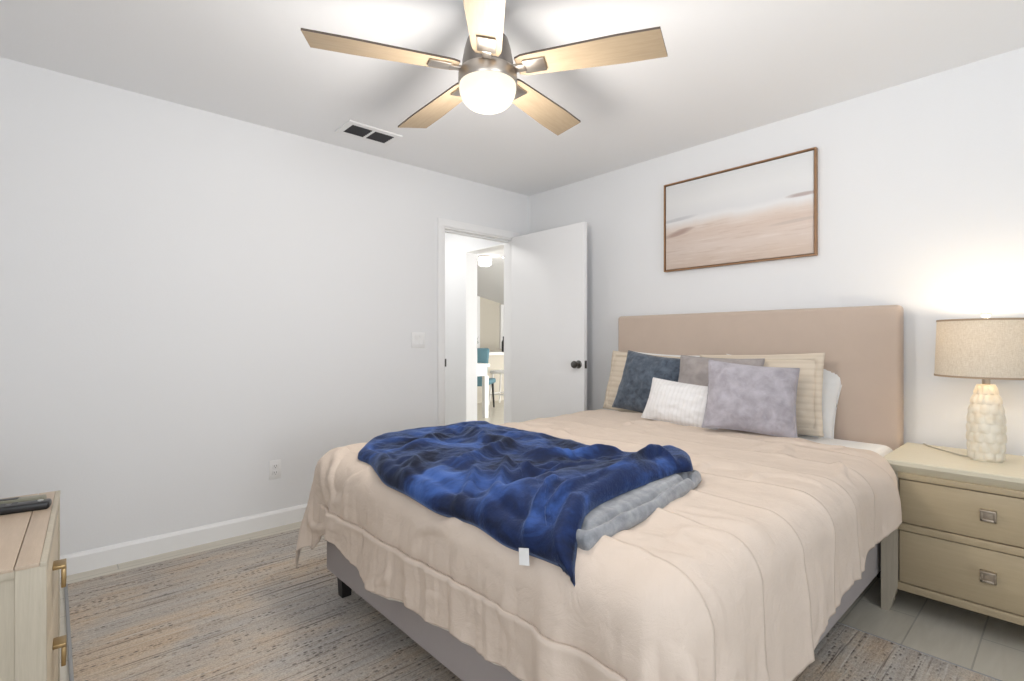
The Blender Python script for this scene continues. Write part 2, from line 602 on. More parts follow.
# the open door leaf (parallel to the headboard wall), hinged at the jamb
LX = 2.966
d = bpy.data.objects.new('door_1', None); C.objects.link(d); d['kind'] = 'structure'
d.location = (LX + 0.0175, YW - 0.01, 0)
bm = new_bm(); bx(bm, -0.0175, 0.0175, -0.815, 0, 0.012, 2.035, 0.002)
struct('door_panel', bm, 'door_white', d, 30)
for sgn in (-1,):
    bm = new_bm()
    lathe(bm, [(0.030, 0), (0.031, 0.004), (0.026, 0.009), (0.012, 0.012), (0.011, 0.03), (0.020, 0.036), (0.027, 0.045), (0.0285, 0.054), (0.024, 0.064), (0.012, 0.069), (0, 0.070)], 32)
    o = obj('door_knob', bm, 'gunmetal', d, 40, (sgn * 0.0175, -0.762, 0.962), (0, sgn * PI / 2, 0))
bm = new_bm(); bx(bm, -0.0125, 0.0125, -0.8165, -0.81, 0.933, 0.991, 0.001)
obj('latch_plate', bm, 'gunmetal', d)
for hz in (0.25, 1.05, 1.8):
    bm = new_bm(); lathe(bm, [(0.006, hz - .045), (0.006, hz + .045)], 12, (0.0235, -0.004))
    obj('hinge', bm, 'nickel', d)

# hall and the living area beyond
HX = 3.09
bm = new_bm()
bx(bm, HX, HX + 0.115, YW + T, 3.455, 0, H); bx(bm, HX, HX + 0.115, 4.10, 5.6, 0, H); bx(bm, HX, HX + 0.115, 3.455, 4.10, 2.035, H)
struct('wall_hall_right', bm, 'wall_paint')
bm = new_bm()
bx(bm, HX - 0.012, HX + 0.127, 4.088, 4.10, 0, 2.035); bx(bm, HX - 0.012, HX + 0.127, 3.455, 3.467, 0, 2.035); bx(bm, HX - 0.012, HX + 0.127, 3.467, 4.088, 2.023, 2.035)
struct('trim_2', bm, 'trim_white')
bm = new_bm(); bx(bm, 1.5, 1.6, YW + T, 5.6, 0, H)
struct('wall_hall_left', bm, 'wall_paint')
bm = new_bm(); bx(bm, 1.5, HX, 5.6, 5.7, 0, H)
struct('wall_hall_back', bm, 'wall_paint')
bm = new_bm(); bx(bm, 1.5, HX, YW + T, 5.7, H, H + 0.1)
struct('ceiling_hall', bm, 'ceiling_paint')
bm = new_bm()
prism(bm, [(3.2, 2.44), (5.6, 2.44), (10, 1.56), (10, 1.66), (5.6, 2.54), (3.2, 2.54)], lambda u, v, dd: (u, dd, v), 1.9, 9.2)
struct('ceiling_living', bm, 'ceiling_paint')
bm = new_bm(); bx(bm, 3.2, 10, 9.0, 9.1, 0, 2.6)
struct('wall_living_back', bm, 'beige_paint')
bm = new_bm(); bx(bm, 10, 10.1, 1.9, 9.1, 0, 2.6)
struct('wall_living_right', bm, 'wall_paint')
bm = new_bm(); bx(bm, 3.3, 10, 1.8, 1.9, 0, 2.6)
struct('wall_living_front', bm, 'wall_paint')
bm = new_bm(); bx(bm, 3.1, 3.2, 5.6, 9.1, 0, 2.6)
struct('wall_living_left', bm, 'wall_paint')
bm = new_bm(); bx(bm, 6.86, 7.05, 8.86, 9.0, 0, 2.12)
struct('trim_3', bm, 'trim_white')
w = bpy.data.objects.new('window_3', None); C.objects.link(w); w['kind'] = 'structure'
bm = new_bm()
for a, b, c, dd in ((7.74, 7.84, 0.95, 1.98), (8.5, 8.6, 0.95, 1.98), (7.84, 8.5, 1.86, 1.98), (7.84, 8.5, 0.95, 1.0)):
    bx(bm, a, b, 8.95, 9.0, c, dd)
struct('window_frame', bm, 'trim_white', w)
bm = new_bm(); bx(bm, 7.84, 8.5, 8.985, 8.995, 0.98, 1.86)
mm_ = mat('window_pane_grey', (0.45, 0.44, 0.43), 0.15); M['window_pane_grey'] = mm_
struct('window_pane', bm, 'window_pane_grey', w)

# ------------------------------------------------------------------ wall fittings
sw = thing('light_switch', 'white double rocker light switch plate left of the doorway', 'light switch', (2.035, YW, 1.147))
bm = new_bm(); bx(bm, -0.058, 0.058, -0.007, 0, -0.058, 0.058, 0.003)
obj('cover_plate', bm, 'plastic_white', sw)
for s in (-1, 1):
    bm = new_bm()
    prism(bm, [(0, -0.033), (-0.010, -0.033), (-0.0075, 0.0), (-0.0115, 0.033), (0, 0.033)], lambda u, v, dd: (dd, u, v), s * 0.023 - 0.0165, s * 0.023 + 0.0165)
    obj('rocker', bm, 'plastic_white', sw, 0)

ol = thing('power_outlet', 'white double power outlet low on the wall above the baseboard', 'outlet', (1.02, YW, 0.352))
bm = new_bm(); bx(bm, -0.035, 0.035, -0.006, 0, -0.057, 0.057, 0.003)
obj('cover_plate', bm, 'plastic_white', ol)
for s in (-1, 1):
    bm = new_bm(); bx(bm, -0.017, 0.017, -0.009, -0.005, s * 0.02 - 0.0145, s * 0.02 + 0.0145, 0.003)
    so = obj('socket', bm, 'plastic_white', ol)
    bm = new_bm()
    for q in (-0.007, 0.007):
        bx(bm, q - 0.0012, q + 0.0012, -0.0095, -0.0085, s * 0.02 - 0.002, s * 0.02 + 0.008)
    bx(bm, -0.002, 0.002, -0.0095, -0.0085, s * 0.02 - 0.010, s * 0.02 - 0.006)
    obj('slot', bm, 'slot_dark', so, 0)

ve = thing('ceiling_vent', 'white ceiling air vent with two dark louvred openings', 'vent', (1.475, 2.965, H))
bm = new_bm()
L, Wd = 0.175, 0.105
for a, b, c, dd in ((-L, -0.14, -Wd, Wd), (0.14, L, -Wd, Wd), (-0.14, 0.14, -Wd, -0.07), (-0.14, 0.14, 0.07, Wd), (-0.008, 0.008, -0.07, 0.07)):
    bx(bm, a, b, c, dd, -0.010, 0)
obj('frame', bm, 'trim_white', ve)
bm = new_bm(); bx(bm, -0.141, 0.141, -0.071, 0.071, -0.002, -0.0005)
obj('duct_opening', bm, 'vent_dark', ve, 0)
for s in (-1, 1):
    bm = new_bm()
    for k in range(6):
        y = -0.058 + k * 0.0233
        prism(bm, [(y - 0.010, -0.003), (y + 0.006, -0.0095), (y + 0.0075, -0.0088), (y - 0.0085, -0.0023)], lambda u, v, dd: (dd, u, v), min(s * 0.009, s * 0.139), max(s * 0.009, s * 0.139))
    obj('louvre', bm, 'vent_dark', ve, 0)

# ------------------------------------------------------------------ picture
pic = thing('framed_picture', 'large framed seascape canvas hanging over the bed', 'picture', (XW, 1.447, 1.92))
pw, ph = 0.475, 0.301
bm = new_bm()
fw, fd = 0.008, 0.033
bx(bm, -fd, -0.001, -pw, -pw + fw, -ph, ph); bx(bm, -fd, -0.001, pw - fw, pw, -ph, ph)
bx(bm, -fd, -0.001, -pw + fw, pw - fw, -ph, -ph + fw); bx(bm, -fd, -0.001, -pw + fw, pw - fw, ph - fw, ph)
obj('frame', bm, 'frame_wood', pic, 0)
bm = new_bm(); bx(bm, -0.027, -0.004, -pw + 0.013, pw - 0.013, -ph + 0.013, ph - 0.013, 0.002)
obj('canvas', bm, 'canvas_paint', pic)
bm = new_bm(); bx(bm, -0.008, -0.002, -pw + 0.006, pw - 0.006, -ph + 0.006, ph - 0.006)
obj('backing', bm, 'frame_wood', pic, 0)

# ------------------------------------------------------------------ ceiling fan
FX, FY = 1.25, 1.523
fan = thing('ceiling_fan', 'five-bladed oak and nickel ceiling fan with a lit globe', 'ceiling fan', (FX, FY, H))
zb = 2.184 - H
bm = new_bm(); lathe(bm, [(0.068, 0.0), (0.068, -0.012), (0.060, -0.040), (0.030, -0.052), (0.016, -0.056), (0, -0.056)], 40)
obj('ceiling_canopy', bm, 'nickel_dark', fan)
bm = new_bm(); lathe(bm, [(0.0135, -0.05), (0.0135, -0.13)], 20)
obj('downrod', bm, 'nickel_dark', fan)
bm = new_bm(); lathe(bm, [(0.016, -0.10), (0.036, -0.110), (0.062, -0.122), (0.078, -0.14), (0.090, -0.18), (0.098, -0.225), (0.098, -0.262), (0.0, -0.262)], 56)
obj('motor_housing', bm, 'nickel_dark', fan)
bm = new_bm(); lathe(bm, [(0.0, -0.258), (0.100, -0.258), (0.109, -0.262), (0.113, -0.272), (0.1135, -0.305), (0.110, -0.312), (0.104, -0.312), (0.104, -0.300), (0, -0.300)], 64)
obj('light_collar', bm, 'nickel', fan)
bm = new_bm()
prof = [(0.1065, -0.300), (0.1085, -0.312)]
for k in range(1, 15):
    a = k / 14 * PI / 2
    prof.append((0.1105 * math.cos(a) ** 0.62, -0.318 - 0.086 * math.sin(a)))
prof[-1] = (0, -0.404)
lathe(bm, prof, 64)
globe = obj('glass_globe', bm, 'lit_globe', fan, 60)


def blade_mesh():
    r0, r1 = 0.118, 0.652
    b = new_bm()
    N = 22
    top, bot = [], []
    for i in range(N + 1):
        s = i / N
        rr = r0 + (r1 - r0) * s
        wdt = 0.052 + 0.018 * min(1, s * 1.4)
        if s < 0.06:
            wdt *= 0.80 + 0.20 * math.sqrt(s / 0.06)
        pitch = R(-9.5)
        yl = (-wdt, wdt)
        # tip cut slightly on the slant
        row_t, row_b = [], []
        for y in yl:
            x = rr + (0.012 * (y / 0.07) * s)
            zt = y * math.tan(pitch)
            row_b.append(b.verts.new((x, y, zb + zt - 0.004)))
            row_t.append(b.verts.new((x, y, zb + zt + 0.004)))
        top.append(row_t); bot.append(row_b)
    side = []
    for i in range(N):
        f = b.faces.new((bot[i][0], bot[i][1], bot[i + 1][1], bot[i + 1][0])); f.material_index = 0
        f = b.faces.new((top[i][0], top[i + 1][0], top[i + 1][1], top[i][1])); f.material_index = 1
        f = b.faces.new((bot[i][0], bot[i + 1][0], top[i + 1][0], top[i][0])); f.material_index = 1
        f = b.faces.new((bot[i][1], top[i][1], top[i + 1][1], bot[i + 1][1])); f.material_index = 1
    f = b.faces.new((bot[0][0], top[0][0], top[0][1], bot[0][1])); f.material_index = 1
    f = b.faces.new((bot[N][0], bot[N][1], top[N][1], top[N][0])); f.material_index = 1
    return b


def bracket_mesh():
    b = new_bm()
    tp = math.tan(R(-9.5))
    vv = []
    vv += bx(b, 0.145, 0.228, -0.033, 0.033, -0.012, -0.0045, 0.0025)
    vv += bx(b, 0.085, 0.152, -0.017, 0.017, -0.014, -0.002, 0.002)
    for v in b.verts:
        v.co.z += zb + v.co.y * tp
    return b


ph0 = 13.0
for k in range(5):
    a = R(ph0 + 72 * k)
    bl = obj('blade', blade_mesh(), ['blade_wood', 'edge_dark'], fan, 20, rot=(0, 0, a))
    obj('blade_bracket', bracket_mesh(), 'nickel', bl, 30)

pl = bpy.data.lights.new('fan_light', 'POINT'); pl.energy = 28; pl.color = (1.0, 0.94, 0.87); pl.shadow_soft_size = 0.13
plo = bpy.data.objects.new('fan_light', pl); plo.location = (FX, FY, 1.925); C.objects.link(plo)

# ------------------------------------------------------------------ rug
bm = new_bm(); bx(bm, 0.055, 2.346, 0.09, 3.15, 0.0, 0.009, 0.003)
rug = tag(obj('area_rug', bm, 'rug_weave'), 'striped beige and grey woven area rug under the bed', 'rug')
for xa, xb in ((0.045, 0.057), (2.344, 2.352)):
    bm = new_bm(); bx(bm, xa, xb, 0.085, 3.157, 0.0, 0.0105, 0.003)
    obj('bound_edge', bm, 'rug_edge', rug)

# ------------------------------------------------------------------ bed
BX0, BX1, BY0, BY1 = 0.905, 3.08, 0.575, 2.235
bed = thing('bed', 'upholstered beige queen bed with tall plain headboard', 'bed', (2.0, 1.41, 0.009))
ox, oy, oz = 2.0, 1.41, 0.009


def bedbox(name, x0, x1, y0, y1, z0, z1, bev, material, seg=3):
    b = new_bm(); bx(b, x0 - ox, x1 - ox, y0 - oy, y1 - oy, z0 - oz, z1 - oz, bev, seg)
    return obj(name, b, material, bed)


hb = bedbox('headboard', 3.085, 3.175, 0.578, 2.262, 0.03, 1.32, 0.022, 'upholstery', 5)
bedbox('foot_rail', BX0, BX0 + 0.05, BY0, BY1, 0.125, 0.385, 0.014, 'upholstery_base')
for a, b in ((BY0, BY0 + 0.05), (BY1 - 0.05, BY1)):
    bedbox('side_rail', BX0 + 0.03, 3.085, a, b, 0.125, 0.385, 0.014, 'upholstery_base')
bedbox('slat_base', BX0 + 0.05, 3.08, BY0 + 0.05, BY1 - 0.05, 0.28, 0.31, 0.0, 'black_wood')
for lx in (0.945, 2.93):
    for ly in (BY0 + 0.02, BY1 - 0.075):
        b = new_bm()
        vv = bx(b, lx - ox, lx + 0.052 - ox, ly - oy, ly + 0.052 - oy, 0.009 - oz, 0.128 - oz, 0.0)
        cxm, cym = lx + 0.026 - ox, ly + 0.026 - oy
        for q in b.verts:
            if q.co.z < 0.05:
                q.co.x = cxm + (q.co.x - cxm) * 0.8; q.co.y = cym + (q.co.y - cym) * 0.8
        obj('leg', b, 'black_wood', bed, 0)

bm = new_bm(); bx(bm, 0.955, 3.075, 0.585, 2.215, 0.312, 0.632, 0.055, 6)
tag(obj('mattress', bm, 'sheet_white'), 'white sheeted mattress showing beside the pillows near the headboard', 'mattress')

# ------------------------------------------------------------------ draped bedding
X0F, YRT, YLT, ZT, RAD = 0.955, 0.605, 2.19, 0.650, 0.095     # edges of the flat top, radius of the rounded edge


def drape(X, Y, rad=RAD, k=0.05):
    """flat cloth coordinates -> where the cloth lies on / hangs from the bed"""
    dx = np.maximum(0, X0F - X)
    dyr = np.maximum(0, YRT - Y)
    dyl = np.maximum(0, Y - YLT)
    dy = dyr + dyl
    sg = np.where(dyl > 0, 1.0, -1.0)
    a = np.hypot(dx, dy) + 1e-9
    ux, uy = dx / a, dy / a * sg
    q = PI / 2 * rad
    out = np.where(a < q, rad * np.sin(np.minimum(a, q) / rad), rad + k * (a - q))
    down = np.where(a < q, rad * (1 - np.cos(np.minimum(a, q) / rad)), rad + (a - q) * math.sqrt(1 - k * k))
    bx_ = np.maximum(X, X0F)
    by_ = np.clip(Y, YRT, YLT)
    P = np.stack([bx_ - out * ux, by_ + out * uy, ZT - down], -1)
    return P, a, ux, uy


def normals(P):
    gu = np.gradient(P, axis=0)
    gv = np.gradient(P, axis=1)
    n = np.cross(gu, gv)
    n /= (np.linalg.norm(n, axis=-1, keepdims=True) + 1e-12)
    return n


rng = np.random.RandomState(7)


def vnoise(x, y, seed=0, octaves=3):
    """smooth value noise on arrays"""
    r = np.random.RandomState(seed)
    tab = r.rand(64, 64)
    s = np.zeros_like(x); amp = 1.0; tot = 0
    for o in range(octaves):
        xi = np.floor(x).astype(int); yi = np.floor(y).astype(int)
        fx = x - xi; fy = y - yi
        fx = fx * fx * fx * (fx * (fx * 6 - 15) + 10); fy = fy * fy * fy * (fy * (fy * 6 - 15) + 10)
        t00 = tab[xi % 64, yi % 64]; t10 = tab[(xi + 1) % 64, yi % 64]; t01 = tab[xi % 64, (yi + 1) % 64]; t11 = tab[(xi + 1) % 64, (yi + 1) % 64]
        s += amp * ((t00 * (1 - fx) + t10 * fx) * (1 - fy) + (t01 * (1 - fx) + t11 * fx) * fy)
        tot += amp; amp *= 0.5; x = x * 2.03 + 7.1; y = y * 2.03 + 3.7
    return s / tot - 0.5


def sstep(e0, e1, x):
    q = np.clip((x - e0) / (e1 - e0), 0, 1)
    return q * q * (3 - 2 * q)


PLEATS = [0.705, 0.962, 1.235, 1.500, 1.735, 1.985, 2.235, 2.46]


def comforter():
    # rows of the cloth: dense at every pleat so that the tuck is a clean step
    rows = []
    for c in PLEATS:
        rows += [c - 0.030, c - 0.018, c - 0.009, c - 0.004, c - 0.0012, c + 0.0012, c + 0.004, c + 0.008, c + 0.016, c + 0.030]
    x = 2.84
    while x > 0.44:
        if min(abs(x - r) for r in rows) > 0.006 and min(abs(x - c) for c in PLEATS) > 0.034:
            rows.append(x)
        x -= 0.0085
    rows = np.array(sorted(rows)[::-1])
    NX, NY = len(rows), 300
    Xw = rows[:, None] * np.ones((1, NY))
    q = np.linspace(0, 1, NY)[None, :] * np.ones((NX, 1))
    hem_r = np.interp(Xw, [0.5, 0.9, 1.43, 1.9, 2.3, 2.55, 2.8], [0.50, 0.46, 0.43, 0.345, 0.325, 0.25, 0.20])
    YR = YRT - hem_r + 0.010 * np.sin(Xw * 9) + 0.006 * np.sin(Xw * 24)
    YL = YLT + 0.37 + 0.012 * np.sin(Xw * 7 + 1)
    Y = YR + (YL - YR) * q
    dyr = np.maximum(0, YRT - Y)
    head = 2.80 - 0.60 * dyr - 0.16 * sstep(1.15, 0.62, Y) + 0.012 * vnoise(Y * 6, Y * 0, 71, 2)
    foot = X0F - 0.385 - 0.03 * np.interp(Y, [0.2, 0.9, 1.3, 1.67, 1.85, 2.06, 2.12, 2.18, 2.6], [0.6, -0.3, 0.1, 1.1, -0.3, -1.2, -0.4, 2.2, 2.0]) + 0.006 * np.sin(Y * 23)
    X = Xw + 0.030 * vnoise(Xw * 0.5 + 3, Y * 1.3, 5, 2) + 0.012 * np.sin(Y * 2.1) + 0.005 * vnoise(Xw * 1.5, Y * 5, 6, 2)
    lo, hi = 0.66, 2.50
    X = np.where(Xw < lo, foot + (Xw - rows[-1]) / (lo - rows[-1]) * (X + (lo - Xw) - foot), X)
    X = np.where(Xw > hi, X - (Xw - hi) + (Xw - hi) / (rows[0] - hi) * (head - (X - (Xw - hi))), X)
    P, a, ux, uy = drape(X, Y)
    th = np.minimum(a, PI / 2 * RAD) / RAD
    n = np.stack([-ux * np.sin(th), uy * np.sin(th), np.cos(th)], -1)
    h = np.zeros_like(X)
    for i, c in enumerate(PLEATS):
        d = Xw - c
        var = 0.75 + 0.8 * vnoise(Y * 4 + i * 7, Y * 0 + i, 81 + i, 2)
        var = var * (1 - sstep(2.02, 2.18, Y) * (X < X0F))
        h += var * np.where(d <= 0, 0.0125 * np.exp(d / 0.030), -0.0125 * np.exp(-d / 0.014))
    # rumpling: broad swells, pulls towards the pleats, small creases
    h += 0.020 * vnoise(X * 2.2, Y * 1.9, 11, 3) + 0.008 * vnoise(X * 6, Y * 3.0, 12, 3)
    cr = np.abs(vnoise(X * 5.5 + 1.5 * Y, Y * 4.5 - X, 14, 2))
    h += 0.015 * np.clip(0.12 - cr, 0, 0.12) / 0.12 * sstep(-0.05, 0.15, vnoise(X * 2.5 + 4, Y * 2.5, 15, 2))
    h += 0.0045 * vnoise(X * 15 + Y * 6, Y * 13 - X * 5, 13, 3)
    h += 0.022 * sstep(2.25, 2.7, X) * (0.5 + vnoise(X * 5, Y * 6, 21, 3)) * (a < 1e-4) * sstep(0.75, 1.0, Y)
    # hanging folds
    hang = sstep(0.05, 0.36, a)
    phi = np.arctan2(np.abs(uy), np.abs(ux) + 1e-9)
    corner = np.clip(np.sin(2 * phi), 0, 1)
    wf, wsd = np.abs(ux) ** 2 * (1 - 0.8 * corner * (uy > 0)), np.abs(uy) ** 2
    vf = vnoise(Y * 4.2 + 2, X * 0.6, 31, 2) * 0.042
    rf = np.abs(vnoise(Y * 7.0 + X * 0.5, X * 0.8, 32, 2))
    vf += 0.010 * np.clip(0.13 - rf, 0, 0.13) / 0.13
    rf2 = np.abs(vnoise(Y * 17.0 - X * 0.9, X * 0.9 + 5, 33, 2))
    vf += 0.005 * np.clip(0.15 - rf2, 0, 0.15) / 0.15
    vf += 0.026 * np.exp(-((Y - 0.80 - 0.15 * (X - 0.7)) / 0.045) ** 2) - 0.012 * np.exp(-((Y - 0.70) / 0.04) ** 2)
    sf = vnoise(X * 4.0 + 9, Y * 0.5, 41, 2) * 0.022
    rs = np.abs(vnoise(X * 8.0 + 9, Y * 1.2, 42, 2))
    sf += 0.005 * np.clip(0.13 - rs, 0, 0.13) / 0.13
    h += hang * (wf * vf + wsd * sf)
    h += corner * np.where(uy > 0, 0.25, 1.0) * sstep(0.05, 0.40, a) * (0.030 * np.sin(phi * 7.0 - 0.4) + 0.006 * np.sin(phi * 17 + 1))
    # the loose end by the nightstand swells outwards
    h += 0.035 * np.exp(-((X - 2.45) / 0.12) ** 2) * sstep(0.04, 0.2, dyr)
    P = P + n * h[..., None]
    # left foot corner flares out like a loose flap
    lc = (uy > 0) * corner * sstep(0.1, 0.5, a)
    P[..., 1] += 0.05 * lc
    P[..., 0] -= 0.05 * lc
    P[..., 2] = np.maximum(P[..., 2], 0.06)
    return P


CP = comforter()
com = grid_mesh('comforter', CP, 'comforter')
tag(com, 'beige pleated comforter spread over the bed and hanging off its foot', 'comforter')
so = com.modifiers.new('thickness', 'SOLIDIFY'); so.thickness = 0.010; so.offset = -1
# pale lining edge along the foot hem
bm = new_bm()
tube(bm, [Vector(CP[-1, j]) + Vector((0.006, 0, -0.004)) for j in range(60, CP.shape[1] - 62, 3)], 0.0075, 8)
obj('lining_edge', bm, 'lining', com)


def ridge(X, Y, pts, hgt, wid, taper=True):
    """height field of a rounded ridge along a polyline"""
    best = np.full(X.shape, 1e9); tt = np.zeros(X.shape)
    L = [0]
    for (x0, y0), (x1, y1) in zip(pts[:-1], pts[1:]):
        L.append(L[-1] + math.hypot(x1 - x0, y1 - y0))
    for i, ((x0, y0), (x1, y1)) in enumerate(zip(pts[:-1], pts[1:])):
        vx, vy = x1 - x0, y1 - y0
        l2 = vx * vx + vy * vy
        s = np.clip(((X - x0) * vx + (Y - y0) * vy) / l2, 0, 1)
        dd = np.hypot(X - x0 - s * vx, Y - y0 - s * vy)
        m_ = dd < best
        best = np.where(m_, dd, best)
        tt = np.where(m_, (L[i] + s * math.sqrt(l2)) / L[-1], tt)
    e = hgt * np.exp(-(best / wid) ** 2)
    if taper:
        e *= np.clip(np.sin(PI * np.clip(tt * 0.94 + 0.03, 0, 1)) * 1.6, 0, 1)
    return e


_ca, _sa = math.cos(R(47.9)), math.sin(R(47.9))


def onbed(px, py, z):
    """where a sight line of the camera meets the height z (used to read fold positions off the bed)"""
    r = (px - 512) / 510.0
    tt = (z - 1.143) / ((340.5 - py) / 510.0)
    return ((_ca + r * _sa) * tt, (_sa - r * _ca) * tt)


def poly_dist(X, Y, poly):
    """signed distance to polygon, positive inside"""
    best = np.full(X.shape, 1e9)
    inside = np.zeros(X.shape, bool)
    n = len(poly)
    for i in range(n):
        x0, y0 = poly[i]; x1, y1 = poly[(i + 1) % n]
        vx, vy = x1 - x0, y1 - y0
        s = np.clip(((X - x0) * vx + (Y - y0) * vy) / (vx * vx + vy * vy), 0, 1)
        best = np.minimum(best, np.hypot(X - x0 - s * vx, Y - y0 - s * vy))
        c = ((y0 > Y) != (y1 > Y)) & (X < (x1 - x0) * (Y - y0) / (y1 - y0 + 1e-12) + x0)
        inside ^= c
    return np.where(inside, best, -best)


def smooth_poly(poly, n=220, it=6):
    P = np.array(poly, float)
    seg = np.linalg.norm(np.roll(P, -1, 0) - P, axis=1)
    L = np.concatenate([[0], np.cumsum(seg)])
    s = np.linspace(0, L[-1], n, endpoint=False)
    PP = np.vstack([P, P[:1]])
    Q = np.stack([np.interp(s, L, PP[:, 0]), np.interp(s, L, PP[:, 1])], 1)
    for _ in range(it // 2):
        Q = 0.5 * Q + 0.25 * (np.roll(Q, 1, 0) + np.roll(Q, -1, 0))
    return Q


def blanket(name, poly, height_fn, thick, edge, material, base_off, res=0.0085, lift_fn=None):
    """a folded blanket lying on the draped bed: closed mesh; the polygon is in flat cloth coordinates"""
    Q = smooth_poly(poly)
    c = Q.mean(0)
    # star-shaped polar grid from the centre keeps a clean rim
    NR = int(1.0 / res * 0.62); NA = 420
    seg = np.linalg.norm(np.roll(Q, -1, 0) - Q, axis=1)
    L = np.concatenate([[0], np.cumsum(seg)])
    s = np.linspace(0, L[-1], NA, endpoint=False)
    QQ = np.vstack([Q, Q[:1]])
    rim = np.stack([np.interp(s, L, QQ[:, 0]), np.interp(s, L, QQ[:, 1])], 1)
    rho = 1 - (1 - np.linspace(0.0, 1.0, NR)) ** 1.0
    rho[0] = 0.004
    G = c[None, None] + (rim[None] - c) * rho[:, None, None]
    X, Y = G[..., 0], G[..., 1]
    D = np.maximum(poly_dist(X, Y, [tuple(q) for q in Q]), 0)
    D[-1] = 0
    e = np.clip(D / edge, 0, 1)
    prof = np.sqrt(1 - (1 - e) ** 2)
    hh = height_fn(X, Y, D)
    lift = lift_fn(X, Y) if lift_fn else 0
    top_h = base_off + lift + prof * (thick + hh)
    bot_h = base_off + lift + 0 * X + (1 - prof) * 0.0
    P0, a, ux, uy = drape(X, Y, RAD, 0.05)
    # analytic normals of the drape
    q = PI / 2 * RAD
    th = np.minimum(a, q) / RAD
    nz = np.cos(th); nh = np.sin(th)
    N = np.stack([-ux * nh, uy * nh, nz], -1)
    TP = P0 + N * top_h[..., None]
    BP = P0 + N * bot_h[..., None]
    NRr, NAa = X.shape
    verts = np.concatenate([TP.reshape(-1, 3), BP.reshape(-1, 3)])
    idx = np.arange(NRr * NAa).reshape(NRr, NAa)
    nxt = np.roll(idx, -1, 1)
    F = np.stack([idx[:-1], idx[1:], nxt[1:], nxt[:-1]], -1).reshape(-1, 4)
    off = NRr * NAa
    F2 = (F + off)[:, ::-1]
    rimf = np.stack([idx[-1], idx[-1] + off, nxt[-1] + off, nxt[-1]], -1)
    faces = F.tolist() + F2.tolist() + rimf.tolist() + [idx[0].tolist()[::-1], (idx[0] + off).tolist()]
    me = bpy.data.meshes.new(name)
    me.from_pydata(verts.tolist(), [], faces)
    b = bmesh.new(); b.from_mesh(me); bmesh.ops.remove_doubles(b, verts=b.verts, dist=1e-5); bmesh.ops.recalc_face_normals(b, faces=b.faces)
    b.to_mesh(me); b.free()
    me.materials.append(M[material]); me.shade_smooth()
    o = bpy.data.objects.new(name, me); C.objects.link(o)
    return o


# grey plush blanket folded in a strip, lying under the blue one
GP = [(0.915, 0.745), (1.25, 0.775), (1.56, 0.83), (1.66, 0.86), (1.67, 0.99), (1.45, 1.12), (0.94, 1.06)]


def grey_h(X, Y, D):
    h = 0.012 * vnoise(X * 9, Y * 9, 51, 3) + 0.007 * vnoise(X * 22, Y * 22, 52, 2)
    h -= 0.014 * np.exp(-((D - 0.030) / 0.010) ** 2)
    h -= 0.018 * np.exp(-((X - 1.55 + 0.3 * (Y - 0.85)) / 0.014) ** 2)
    return h


gb = blanket('folded_blanket', GP, grey_h, 0.040, 0.028, 'grey_plush', 0.016, res=0.0085)
tag(gb, 'folded grey plush blanket peeking out under the navy one', 'blanket')

# navy plush throw, loosely folded across the foot of the bed
def rim_front(px, py, xx=0.842):
    """a point of the front rim, hanging just over the foot edge"""
    r = (px - 512) / 510.0
    tt = xx / (_ca + r * _sa)
    zz = 1.143 + tt * (340.5 - py) / 510.0
    c = 1 - (ZT - zz) / RAD
    return (X0F - RAD * math.acos(max(-0.2, min(1, c))), (_sa - r * _ca) * tt)


BPOLY = [rim_front(*p) for p in ((351, 472), (376, 490), (399, 501), (431, 519), (468, 533), (500, 553), (538, 568), (556, 577), (566, 579))]
BPOLY += [onbed(*p, 0.68) for p in ((571, 562), (577, 545), (583, 530), (596, 518), (619, 506), (654, 491), (680, 481))]
BPOLY += [onbed(*p, 0.71) for p in ((694, 472), (691, 460), (676, 454), (650, 453), (616, 449), (573, 438), (535, 430), (505, 424), (488, 420), (462, 421), (441, 424), (412, 427), (385, 431), (366, 438), (357, 447))]


def navy_lift(X, Y):
    return 0.042 * sstep(1.16, 1.02, Y) * sstep(0.90, 0.98, X)


def pxl(pts, z=0.72):
    return [onbed(x, y, z) for x, y in pts]


RIDGES = [
    (pxl([(645, 458), (606, 477), (569, 502), (553, 528)], 0.77), 0.040, 0.042),
    (pxl([(688, 474), (646, 489), (598, 507), (577, 535), (590, 560)], 0.75), 0.028, 0.030),
    (pxl([(655, 452), (619, 468), (580, 482), (540, 499)], 0.76), 0.026, 0.026),
    (pxl([(563, 484), (545, 494), (527, 514)], 0.74), 0.030, 0.026),
    (pxl([(640, 456), (660, 450), (682, 456), (690, 468)], 0.77), 0.030, 0.018),
    (pxl([(668, 462), (662, 472), (672, 477)], 0.77), 0.024, 0.012),
    (pxl([(440, 430), (465, 426), (490, 438), (520, 442)], 0.73), 0.030, 0.045),
    (pxl([(443, 455), (460, 459), (486, 448), (510, 440)], 0.73), 0.022, 0.028),
    (pxl([(400, 445), (420, 440), (445, 432)], 0.73), 0.020, 0.035),
    (pxl([(510, 448), (498, 480), (491, 508)], 0.73), 0.020, 0.020),
    (pxl([(520, 447), (545, 450), (590, 446), (625, 447)], 0.74), 0.030, 0.030),
    (pxl([(508, 455), (530, 462), (560, 466), (600, 461)], 0.74), 0.018, 0.018),
    (pxl([(478, 462), (470, 480), (455, 495)], 0.72), 0.016, 0.018),
    (pxl([(418, 452), (412, 470), (402, 484)], 0.72), 0.015, 0.020),
    (pxl([(386, 447), (380, 462), (372, 474)], 0.72), 0.018, 0.022),
]


